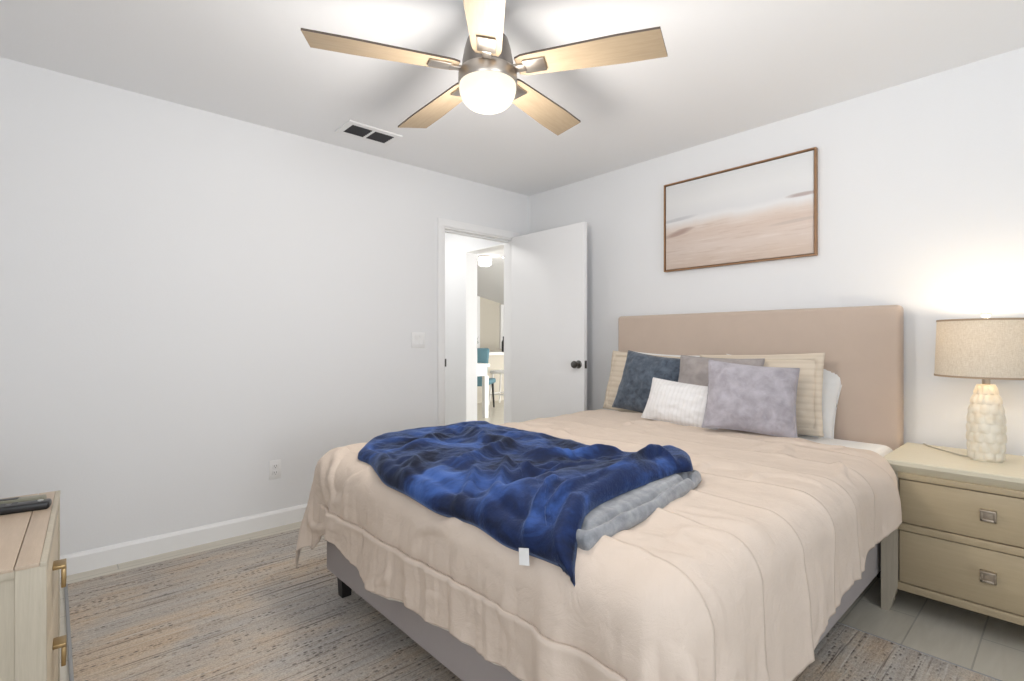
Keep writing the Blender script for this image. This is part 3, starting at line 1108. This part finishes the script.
def navy_h(X, Y, D):
    h = np.zeros_like(X)
    for i, (pts, hh, ww) in enumerate(RIDGES):
        h += ridge(X, Y, pts, hh * (1.15 if i < 5 else 1.2), ww * (0.58 if i < 5 else 0.95))
    u = X + 0.25 * vnoise(X * 3, Y * 3, 61, 2); v = Y + 0.25 * vnoise(X * 3 + 5, Y * 3, 62, 2)
    w1 = vnoise(u * 4.0, v * 5.0, 63, 2)
    h += 0.036 * (0.5 - np.sqrt((w1 * 2.6) ** 2 + 0.03)) * 0.7
    w2 = vnoise(u * 10, v * 9, 64, 2)
    h += 0.010 * (0.5 - np.sqrt((w2 * 2.4) ** 2 + 0.03))
    h += 0.006 * vnoise(X * 34, Y * 34, 65, 2)
    # turned hem groove parallel to the front edge
    fr = sstep(1.05, 0.95, X)
    h -= 0.013 * np.exp(-((D - 0.055) / 0.011) ** 2) * fr
    return h * (0.35 + 0.65 * sstep(0.0, 0.10, D))


nb = blanket('throw_blanket', BPOLY, navy_h, 0.040, 0.045, 'navy_plush', 0.018, res=0.0048, lift_fn=navy_lift)
tag(nb, 'rumpled navy blue plush throw blanket across the foot of the bed', 'blanket')
bm = new_bm()
bx(bm, -0.0012, 0.0012, -0.016, 0.016, -0.026, 0.012, 0.0)
obj('care_tag', bm, 'sheet_white', nb, 0, (0.838, 0.885, 0.634), (R(-14), R(10), 0))

# ------------------------------------------------------------------ pillows


def pillow(name, label, w, h, t, loc, yaw, lean, roll, material, seed, pinch=0.06, wr=1.0, flange=0.0, fl_mat=None, cat='pillow', sag=0.0):
    """loc = middle of the lower edge; faces -x; lean tips the top towards the headboard"""
    n = 44
    g = np.linspace(-1, 1, n)
    U, V = np.meshgrid(g, g, indexing='ij')
    U = np.sign(U) * np.abs(U) ** 0.85; V = np.sign(V) * np.abs(V) ** 0.85
    f = (np.clip(1 - np.abs(U) ** 2.6, 0, 1) ** 0.58) * (np.clip(1 - np.abs(V) ** 2.6, 0, 1) ** 0.58)
    xx = w / 2 * U * (1 - pinch * (1 - V ** 2) * np.abs(U) ** 3)
    zz = h / 2 * V * (1 - pinch * 1.1 * (1 - U ** 2) * np.abs(V) ** 3)
    zz = zz - sag * h * (1 - U ** 2) * (V + 1) / 2
    out = []
    for s in (-1, 1):
        nn = vnoise(U * 2.2 + 10 + s, V * 2.0 + seed, seed, 3) * 0.030 * wr + vnoise(U * 5.5 + V * 2, V * 5 + seed - U, seed + 1, 3) * 0.016 * wr
        # radial tension creases from the corners
        ang = np.arctan2(np.abs(V) - 1, np.abs(U) - 1)
        nn += 0.004 * wr * np.sin(ang * 22 + seed) * np.exp(-((1 - np.abs(U)) ** 2 + (1 - np.abs(V)) ** 2) / 0.25)
        yy = s * (t / 2 * f + nn * f ** 0.5 * (f > 0))
        out.append(np.stack([xx, yy, zz + h / 2], -1))
    A, B = out
    verts = np.concatenate([A.reshape(-1, 3), B.reshape(-1, 3)])
    idx = np.arange(n * n).reshape(n, n)
    F = np.stack([idx[:-1, :-1], idx[1:, :-1], idx[1:, 1:], idx[:-1, 1:]], -1).reshape(-1, 4)
    me = bpy.data.meshes.new(name)
    me.from_pydata(verts.tolist(), [], F.tolist() + (F + n * n)[:, ::-1].tolist())
    b = bmesh.new(); b.from_mesh(me)
    bmesh.ops.remove_doubles(b, verts=b.verts, dist=2e-4)
    bmesh.ops.recalc_face_normals(b, faces=b.faces)
    b.to_mesh(me); b.free()
    me.materials.append(M[material]); me.shade_smooth()
    o = bpy.data.objects.new(name, me)
    C.objects.link(o)
    o.location = loc
    o.rotation_euler = (R(-lean), R(roll), R(-90 + yaw))
    tag(o, label, cat, 'pillows and cushions at the headboard')
    # piped seam round the rim
    ring = [(A[i, 0]) for i in range(n)] + [A[-1, j] for j in range(1, n)] + [A[i, -1] for i in range(n - 2, -1, -1)] + [A[0, j] for j in range(n - 2, 0, -1)]
    ring = [Vector(r) for r in ring]
    bm = new_bm()
    if flange > 0:
        cc = Vector((0, 0, h / 2))
        vi = [bm.verts.new(Vector((p.x * 0.96, -0.004, h / 2 + (p.z - h / 2) * 0.95))) for p in ring]
        vo = []
        for p in ring:
            dd = (p - cc)
            q = Vector((p.x + flange * max(-1, min(1, dd.x / (w / 2))), 0.002 + 0.004 * math.sin(dd.x * 40 + dd.z * 33), p.z + flange * max(-1, min(1, dd.z / (h / 2)))))
            vo.append(bm.verts.new(q))
        for k in range(len(ring)):
            k2 = (k + 1) % len(ring)
            bm.faces.new((vi[k], vi[k2], vo[k2], vo[k]))
        fo = obj('flange', bm, fl_mat or material, o, 60)
        sm = fo.modifiers.new('thickness', 'SOLIDIFY'); sm.thickness = 0.004; sm.offset = 0
    else:
        tube(bm, ring + [ring[0]], 0.0032, 6, cap=False)
        obj('seam_piping', bm, fl_mat or material, o, 60)
    return o


ZP = 0.672
pillow('bed_pillow', 'white bed pillow standing behind the beige sham on the right', 0.64, 0.40, 0.13, (3.0, 1.165, 0.64), 2, 14, 6, 'sheet_white', 3, 0.05)
pillow('bed_pillow', 'white bed pillow almost hidden behind the left beige sham', 0.60, 0.41, 0.13, (2.99, 1.86, 0.655), 0, 12, 2, 'sheet_white', 5, 0.05)
pillow('pillow_sham', 'beige ribbed pillow sham with flange, second pillow from the right', 0.62, 0.375, 0.11, (2.895, 1.20, ZP), 2, 12, -2, 'sham_fabric', 8, 0.03, 0.8, 0.03)
pillow('pillow_sham', 'beige ribbed pillow sham at the left end of the headboard', 0.62, 0.36, 0.11, (2.905, 1.93, ZP), -4, 12, 3, 'sham_fabric', 9, 0.03, 0.8, 0.03)
pillow('throw_pillow', 'taupe grey velvet pillow standing behind the lavender grey one', 0.50, 0.39, 0.11, (2.79, 1.40, ZP), 0, 16, 1, 'taupe_velvet', 15, 0.05)
pillow('throw_pillow', 'dark slate blue velvet pillow in the left group', 0.46, 0.40, 0.13, (2.80, 1.87, ZP), -2, 18, 6, 'slate_velvet', 17, 0.06)
pillow('throw_pillow', 'lavender grey velvet pillow, large and in front on the right', 0.44, 0.38, 0.14, (2.62, 1.115, ZP), 26, 24, 5, 'lavender_velvet', 23, 0.06, 1.2)
pillow('throw_pillow', 'small white ribbed lumbar pillow lying in front of the others', 0.46, 0.25, 0.11, (2.59, 1.485, ZP), 4, 24, 5, 'white_knit', 27, 0.05, 0.8)

# ------------------------------------------------------------------ nightstand
NX0, NX1, NY0, NY1 = 2.63, 3.14, -0.115, 0.56
ncx, ncy = (NX0 + NX1) / 2, (NY0 + NY1) / 2
ns = thing('nightstand', 'blond wood two-drawer nightstand right of the bed under the lamp', 'nightstand', (ncx, ncy, 0))


def nsbox(name, x0, x1, y0, y1, z0, z1, bev, material, parent=None):
    b = new_bm(); bx(b, x0 - ncx, x1 - ncx, y0 - ncy, y1 - ncy, z0, z1, bev)
    return obj(name, b, material, parent or ns)


# carcass with a recess behind the drawers
bm = new_bm()
bx(bm, NX0 + 0.03 - ncx, NX1 - ncx, NY0 + 0.012 - ncy, NY1 - 0.012 - ncy, 0.105, 0.59)
bx(bm, NX0 + 0.004 - ncx, NX0 + 0.04 - ncx, NY0 + 0.055 - ncy, NY1 - 0.055 - ncy, 0.352, 0.380, 0.002)
bx(bm, NX0 + 0.004 - ncx, NX0 + 0.04 - ncx, NY0 + 0.055 - ncy, NY1 - 0.055 - ncy, 0.100, 0.130, 0.002)
bx(bm, NX0 + 0.004 - ncx, NX0 + 0.04 - ncx, NY0 + 0.055 - ncy, NY1 - 0.055 - ncy, 0.566, 0.590, 0.002)
obj('carcass', bm, 'stand_wood', ns, 30)
# top with a coved underside
bm = new_bm()
ov = 0.006
rings = []
for e, z in ((-0.022, 0.588), (-0.014, 0.600), (0.0, 0.617), (0.003, 0.622), (0.003, 0.637), (0.0005, 0.640)):
    rings.append([bm.verts.new((x - ncx, y - ncy, z)) for x, y in ((NX0 - e, NY0 - e), (NX1, NY0 - e), (NX1, NY1 + e), (NX0 - e, NY1 + e))])
for a, b in zip(rings[:-1], rings[1:]):
    for k in range(4):
        bm.faces.new((a[k], a[(k + 1) % 4], b[(k + 1) % 4], b[k]))
bm.faces.new(list(reversed(rings[0]))); bm.faces.new(rings[-1])
obj('top', bm, 'stand_top_lit', ns, 20)
# legs: corner posts tapering to the foot on their inner side
for side in (0, 1):
    for fr in (0, 1):
        ya, yb = (NY1, NY1 - 0.058) if side else (NY0, NY0 + 0.058)
        xa, xb = (NX0, NX0 + 0.05) if fr else (NX1 - 0.05, NX1)
        yt = ya + (yb - ya) * 0.52
        bm = new_bm()
        prism(bm, [(ya, 0), (yt, 0), (yb, 0.115), (yb, 0.588), (ya, 0.588)], lambda u, v, dd: (dd - ncx, u - ncy, v), xa, xb)
        obj('leg', bm, 'blond_wood_side', ns, 0)
for z0, z1 in ((0.384, 0.562), (0.134, 0.348)):
    dr = nsbox('drawer', NX0 + 0.009, NX0 + 0.045, NY0 + 0.0625, NY1 - 0.0625, z0, z1, 0.0025, 'stand_wood')
    zc = 0.478 if z0 > 0.3 else 0.246
    hy, s = 0.224 - ncy, 0.023
    xf = NX0 + 0.009 - ncx
    bm = new_bm()
    bx(bm, xf - 0.003, xf + 0.001, hy - s, hy + s, zc - s, zc + s, 0.001)
    for a, b, c, dd in ((hy - s, hy - s + .008, zc - s, zc + s), (hy + s - .008, hy + s, zc - s, zc + s), (hy - s, hy + s, zc - s, zc - s + .008)):
        bx(bm, xf - 0.008, xf, a, b, c, dd, 0.0015)
    bx(bm, xf - 0.024, xf, hy - s, hy + s, zc + s - .008, zc + s, 0.0015)
    obj('handle', bm, 'pewter', dr, 30)

# ------------------------------------------------------------------ table lamp
LXc, LYc = 2.92, 0.255
lamp = thing('table_lamp', 'cream faceted ceramic table lamp with linen drum shade, lit', 'lamp', (LXc, LYc, 0.640))
bm = new_bm()
NZ, NA = 110, 144
ROWS, COLS = 8, 10
Hb = 0.318


def lamp_r(z):
    q = z / Hb
    return float(np.interp(q, [0, 0.03, 0.25, 0.45, 0.65, 0.8, 0.92, 1.0], [0.052, 0.056, 0.0605, 0.061, 0.0555, 0.0465, 0.036, 0.030]))


rings = []
for i in range(NZ + 1):
    z = Hb * i / NZ
    ring = []
    for k in range(NA):
        a = 2 * PI * k / NA
        rowf = min(i / NZ * ROWS, ROWS - 1e-6)
        r_ = int(rowf); vv = rowf - r_
        cu = a / (2 * PI) * COLS + (0.5 if r_ % 2 else 0.0)
        uu = (cu % 1.0) * 2 - 1
        arch = max(0.0, 1 - abs(uu) ** 2.2)
        prof = (1 - vv) ** 0.5 * 0.6 + 0.4 * min(1, (1 - vv) * 3)
        dd = 0.0055 * arch * (0.25 + 0.75 * math.sin(PI * min(1, vv * 0.8 + 0.2))) - 0.002
        if i < 3 or i > NZ - 3:
            dd = 0
        rr = lamp_r(z) + dd
        ring.append(bm.verts.new((rr * math.cos(a), rr * math.sin(a), z)))
    rings.append(ring)
for a, b in zip(rings[:-1], rings[1:]):
    for k in range(NA):
        bm.faces.new((a[k], a[(k + 1) % NA], b[(k + 1) % NA], b[k]))
bm.faces.new(list(reversed(rings[0]))); bm.faces.new(rings[-1])
obj('lamp_base', bm, 'ceramic', lamp, 55)
bm = new_bm(); lathe(bm, [(0.013, 0.316), (0.0135, 0.318), (0.0135, 0.345), (0.009, 0.349), (0.009, 0.40), (0.016, 0.402), (0.016, 0.44), (0, 0.44)], 24)
obj('neck', bm, 'pewter', lamp)
SZ0, SZ1, SR0, SR1 = 0.353, 0.588, 0.168, 0.160
bm = new_bm()
lathe(bm, [(SR0, SZ0), (SR1, SZ1), (SR1 - 0.002, SZ1), (SR0 - 0.002, SZ0), (SR0, SZ0)], 72, cap=False)
bmesh.ops.remove_doubles(bm, verts=bm.verts, dist=1e-5)
sh = obj('lamp_shade', bm, 'linen_shade', lamp)
for rr, zz in ((SR0, SZ0), (SR1, SZ1)):
    bm = new_bm()
    lathe(bm, [(rr - 0.003, zz - 0.004), (rr + 0.0015, zz - 0.004), (rr + 0.0015, zz + 0.004), (rr - 0.003, zz + 0.004), (rr - 0.003, zz - 0.004)], 72, cap=False)
    obj('shade_trim', bm, 'shade_trim', sh)
bm = new_bm()
tube(bm, [(0, 0, SZ1 - 0.03), (0, 0, SZ1 + 0.006)], 0.004, 10)
for k in range(3):
    a = 2 * PI * k / 3 + 0.4
    tube(bm, [(0, 0, SZ1 - 0.012), ((SR1 - 0.002) * math.cos(a), (SR1 - 0.002) * math.sin(a), SZ1 - 0.006)], 0.0018, 6)
# harp
tube(bm, [(0.014, 0, 0.43), (0.05, 0, 0.46), (0.055, 0, 0.50), (0.04, 0, 0.55), (0, 0, 0.565), (-0.04, 0, 0.55), (-0.055, 0, 0.50), (-0.05, 0, 0.46), (-0.014, 0, 0.43)], 0.002, 6)
obj('harp', bm, 'pewter', lamp)
bm = new_bm(); lathe(bm, [(0.0, 0.592), (0.006, 0.592), (0.006, 0.598), (0.012, 0.602), (0.0165, 0.610), (0.0165, 0.617), (0.012, 0.625), (0.005, 0.629), (0, 0.6295)], 24)
obj('finial', bm, 'crystal', lamp, 60)
bm = new_bm(); lathe(bm, [(0.0, 0.44), (0.013, 0.44), (0.013, 0.455), (0.026, 0.478), (0.030, 0.497), (0.026, 0.515), (0.012, 0.527), (0, 0.53)], 24)
obj('light_bulb', bm, 'lit_bulb', lamp)
bm = new_bm()
tube(bm, [(0.0, 0.052, 0.006), (0.02, 0.085, 0.004), (0.06, 0.12, 0.004), (0.11, 0.17, 0.004), (0.165, 0.215, 0.004), (0.212, 0.24, 0.004)], 0.003, 8)
obj('power_cord', bm, 'cord_clear', lamp)
pl = bpy.data.lights.new('lamp_light', 'POINT'); pl.energy = 4.2; pl.color = (1.0, 0.87, 0.68); pl.shadow_soft_size = 0.03
plo = bpy.data.objects.new('lamp_light', pl); plo.location = (LXc, LYc, 0.640 + 0.497 + 0.05); C.objects.link(plo)

# ------------------------------------------------------------------ chest at the left edge
CZ = 0.70
ch = thing('chest_of_drawers', 'pale oak chest of drawers at the left edge with gold pulls', 'chest of drawers', (-0.007, 1.387, 0), R(-2.4))
CD, CL = 0.50, 0.628


def chbox(name, x0, x1, y0, y1, z0, z1, bev, material, parent=None):
    b = new_bm(); bx(b, x0, x1, y0, y1, z0, z1, bev)
    return obj(name, b, material, parent or ch)


# side nearest the camera: frame and sunk panel; the whole body hollowed behind the drawers
bm = new_bm()
bx(bm, -CD, -0.03, 0.006, CL - 0.006, 0.03, CZ - 0.012)
for y0, y1 in ((0.0, 0.022), (CL - 0.022, CL)):
    bx(bm, -0.046, 0.0, y0, y1, 0.0, CZ - 0.006, 0.0015)
    bx(bm, -CD, -CD + 0.046, y0, y1, 0.0, CZ - 0.006, 0.0015)
    bx(bm, -CD + 0.046, -0.046, y0, y1, CZ - 0.022, CZ - 0.006, 0.001)
    bx(bm, -CD + 0.046, -0.046, y0, y1, 0.03, 0.08, 0.001)
bx(bm, -0.035, 0.0, 0.022, CL - 0.022, CZ - 0.030, CZ - 0.006, 0.001)
bx(bm, -0.035, 0.0, 0.022, CL - 0.022, 0.05, 0.075, 0.001)
obj('carcass', bm, 'blond_wood_side', ch, 30)
bm = new_bm()
bx(bm, -CD - 0.001, -0.0475, -0.001, CL + 0.001, CZ - 0.008, CZ, 0.0012)
bx(bm, -0.046, -0.010, -0.001, CL + 0.001, CZ - 0.008, CZ, 0.0012)
obj('top', bm, 'chest_top', ch, 30)
bm = new_bm(); bx(bm, -0.0098, 0.001, -0.001, CL + 0.001, CZ - 0.010, CZ, 0.0012)
obj('top_edge', bm, 'blond_wood_side', ch, 30)
zd = [(0.08, 0.278), (0.282, 0.476), (0.48, 0.666)]
for z0, z1 in zd:
    dr = chbox('drawer', -0.03, -0.003, 0.025, CL - 0.025, z0, z1, 0.0015, 'blond_wood')
    zc = z1 - 0.055
    bm = new_bm()
    yc = CL * 0.5
    zt_ = (z0 + z1) / 2 + 0.016
    bx(bm, -0.003, 0.022, yc - 0.024, yc + 0.024, zt_ - 0.009, zt_, 0.0015)
    bx(bm, 0.013, 0.022, yc - 0.024, yc - 0.014, zt_ - 0.056, zt_ - 0.0095, 0.0015)
    bx(bm, 0.013, 0.022, yc + 0.014, yc + 0.024, zt_ - 0.056, zt_ - 0.0095, 0.0015)
    bx(bm, 0.013, 0.022, yc - 0.0135, yc + 0.0135, zt_ - 0.056, zt_ - 0.046, 0.0015)
    obj('handle', bm, 'gold', dr, 30)

# things on the chest
rc = thing('remote_control', 'long black remote control lying on the chest, nearer of two', 'remote control', (-0.105, 1.845, CZ), R(-8))
bm = new_bm(); bx(bm, -0.105, 0.105, -0.021, 0.021, 0.0, 0.020, 0.006, 3)
obj('body', bm, 'black_plastic', rc)
bm = new_bm()
for i in range(5):
    for j in (-1, 0, 1):
        bx(bm, -0.06 + i * 0.022, -0.048 + i * 0.022, j * 0.012 - 0.004, j * 0.012 + 0.004, 0.0195, 0.0215, 0.0008)
obj('button_pad', bm, 'slot_dark', rc)
bm = new_bm(); lathe(bm, [(0.006, 0.019), (0.006, 0.0225), (0, 0.0225)], 16, (0.085, 0.0))
obj('power_button', bm, 'silver_button', rc)
rc = thing('remote_control', 'slim olive and black remote control behind the long black one', 'remote control', (-0.095, 1.925, CZ), R(-12))
bm = new_bm(); bx(bm, -0.055, 0.085, -0.017, 0.017, 0.0, 0.016, 0.005, 3)
obj('body', bm, 'olive_plastic', rc)
bm = new_bm(); bx(bm, -0.085, -0.050, -0.0185, 0.0185, 0.0, 0.018, 0.006, 3)
obj('cap', bm, 'black_plastic', rc)
bm = new_bm(); bx(bm, -0.045, 0.03, -0.009, 0.009, 0.0155, 0.0175, 0.0008)
obj('button_pad', bm, 'black_plastic', rc)

# ------------------------------------------------------------------ the living area seen through the door
fl = thing('ceiling_light', 'bright glass ceiling light seen through the doorway', 'ceiling light', (4.95, 6.10, H))
bm = new_bm(); lathe(bm, [(0.10, 0.0), (0.10, -0.02), (0, -0.02)], 32)
obj('mounting_plate', bm, 'nickel', fl)
bm = new_bm(); lathe(bm, [(0.09, -0.02), (0.10, -0.03), (0.105, -0.07), (0.09, -0.08), (0.09, -0.085), (0.10, -0.095), (0.10, -0.13), (0.07, -0.15), (0, -0.155)], 40)
obj('glass_shade', bm, 'lit_fixture', fl)

dl = thing('downlight', 'small round ceiling downlight at the right edge of the doorway view', 'ceiling light', (5.22, 5.93, H))
bm = new_bm(); lathe(bm, [(0.075, 0.0), (0.075, -0.008), (0.055, -0.012), (0.055, -0.004), (0, -0.004)], 28)
obj('trim_ring', bm, 'trim_white', dl)
bm = new_bm(); lathe(bm, [(0.052, -0.005), (0.045, -0.014), (0, -0.018)], 28)
obj('lens', bm, 'lit_fixture', dl)

tb = thing('side_table', 'white wooden table seen through the doorway', 'table', (4.36, 6.27, 0))
bm = new_bm(); bx(bm, -0.50, 0.47, -0.44, 0.44, 0.755, 0.80, 0.004)
obj('tabletop', bm, 'furniture_white', tb)
bm = new_bm(); bx(bm, -0.46, 0.44, -0.41, 0.41, 0.62, 0.755)
obj('apron', bm, 'furniture_white', tb, 0)
for sx_ in (-1, 1):
    for sy_ in (-1, 1):
        bm = new_bm()
        cx_, cy_ = (0.42 if sx_ > 0 else -0.45), sy_ * 0.39
        prism(bm, [(-0.032, 0), (0.032, 0), (0.036, 0.62), (-0.036, 0.62)], lambda u, v, dd: (cx_ + u, cy_ + dd, v), -0.034, 0.034)
        obj('leg', bm, 'furniture_white', tb, 0)

chair = thing('dining_chair', 'teal upholstered chair behind the white table in the next room', 'chair', (5.30, 6.71, 0), R(38 - 90))
bm = new_bm(); bx(bm, -0.25, 0.25, -0.25, 0.27, 0.42, 0.50, 0.025, 3)
obj('seat', bm, 'teal_fabric', chair)
bm = new_bm(); bx(bm, -0.26, 0.26, -0.29, -0.20, 0.40, 1.02, 0.03, 3)
for v in bm.verts:
    v.co.y -= 0.12 * max(0, v.co.z - 0.45)
    v.co.x *= 0.72 + 0.28 * min(1, (v.co.z - 0.40) / 0.55)
obj('backrest', bm, 'teal_fabric', chair)
for sx_ in (-1, 1):
    for sy_ in (-1, 1):
        bm = new_bm(); tube(bm, [(sx_ * 0.20, sy_ * 0.21, 0.43), (sx_ * 0.22, sy_ * 0.24, 0.0)], [0.022, 0.014], 10)
        obj('leg', bm, 'black_wood', chair)

st_ = thing('bar_stool', 'white wooden stool at the counter in the next room', 'stool', (6.02, 6.88, 0), R(20))
bm = new_bm(); bx(bm, -0.19, 0.19, -0.19, 0.19, 0.555, 0.61, 0.02, 3)
obj('seat', bm, 'furniture_white', st_)
for sx_ in (-1, 1):
    for sy_ in (-1, 1):
        bm = new_bm(); tube(bm, [(sx_ * 0.14, sy_ * 0.14, 0.56), (sx_ * 0.20, sy_ * 0.20, 0.0)], 0.019, 8)
        obj('leg', bm, 'furniture_white', st_)
for a, b in (((-1, -1), (1, -1)), ((1, -1), (1, 1)), ((1, 1), (-1, 1)), ((-1, 1), (-1, -1))):
    bm = new_bm(); tube(bm, [(a[0] * 0.18, a[1] * 0.18, 0.19), (b[0] * 0.18, b[1] * 0.18, 0.19)], 0.013, 8)
    obj('stretcher', bm, 'furniture_white', st_)

ct = thing('breakfast_counter', 'beige counter with white top behind the stool', 'counter', (6.6, 7.45, 0))
bm = new_bm(); bx(bm, -1.2, 1.2, -0.10, 0.30, 0, 0.87)
obj('base', bm, 'beige_paint', ct, 0)
bm = new_bm(); bx(bm, -1.25, 1.25, -0.22, 0.35, 0.87, 0.925, 0.006)
obj('countertop', bm, 'furniture_white', ct)
bo = thing('bottle', 'slim black bottle standing on the far counter', 'bottle', (6.43, 7.36, 0.925))
bm = new_bm(); lathe(bm, [(0.034, 0), (0.036, 0.01), (0.036, 0.19), (0.014, 0.235), (0.013, 0.27), (0, 0.27)], 20)
obj('body', bm, 'black_plastic', bo)
bm = new_bm(); lathe(bm, [(0.015, 0.27), (0.015, 0.295), (0, 0.295)], 16)
obj('cap', bm, 'black_plastic', bo)
pp = thing('potted_plant', 'small dark leafed plant in white pot beyond the teal chair', 'plant', (5.72, 7.38, 0.925))
bm = new_bm(); lathe(bm, [(0.05, 0), (0.07, 0.10), (0.062, 0.10), (0.058, 0.09), (0, 0.09)], 24)
obj('pot', bm, 'furniture_white', pp)
bm = new_bm()
for k in range(26):
    a = random.uniform(0, 2 * PI); l = random.uniform(0.10, 0.26); e = random.uniform(0.5, 1.3)
    dv = Vector((math.cos(a) * math.cos(e), math.sin(a) * math.cos(e), math.sin(e)))
    sd = dv.cross(Vector((0, 0, 1))).normalized() * 0.018
    b0 = Vector((0, 0, 0.09)); p1 = b0 + dv * l * 0.6; p2 = b0 + dv * l
    bm.faces.new([bm.verts.new(q) for q in (b0, p1 + sd, p2, p1 - sd)])
obj('foliage', bm, 'leaf', pp, 0)
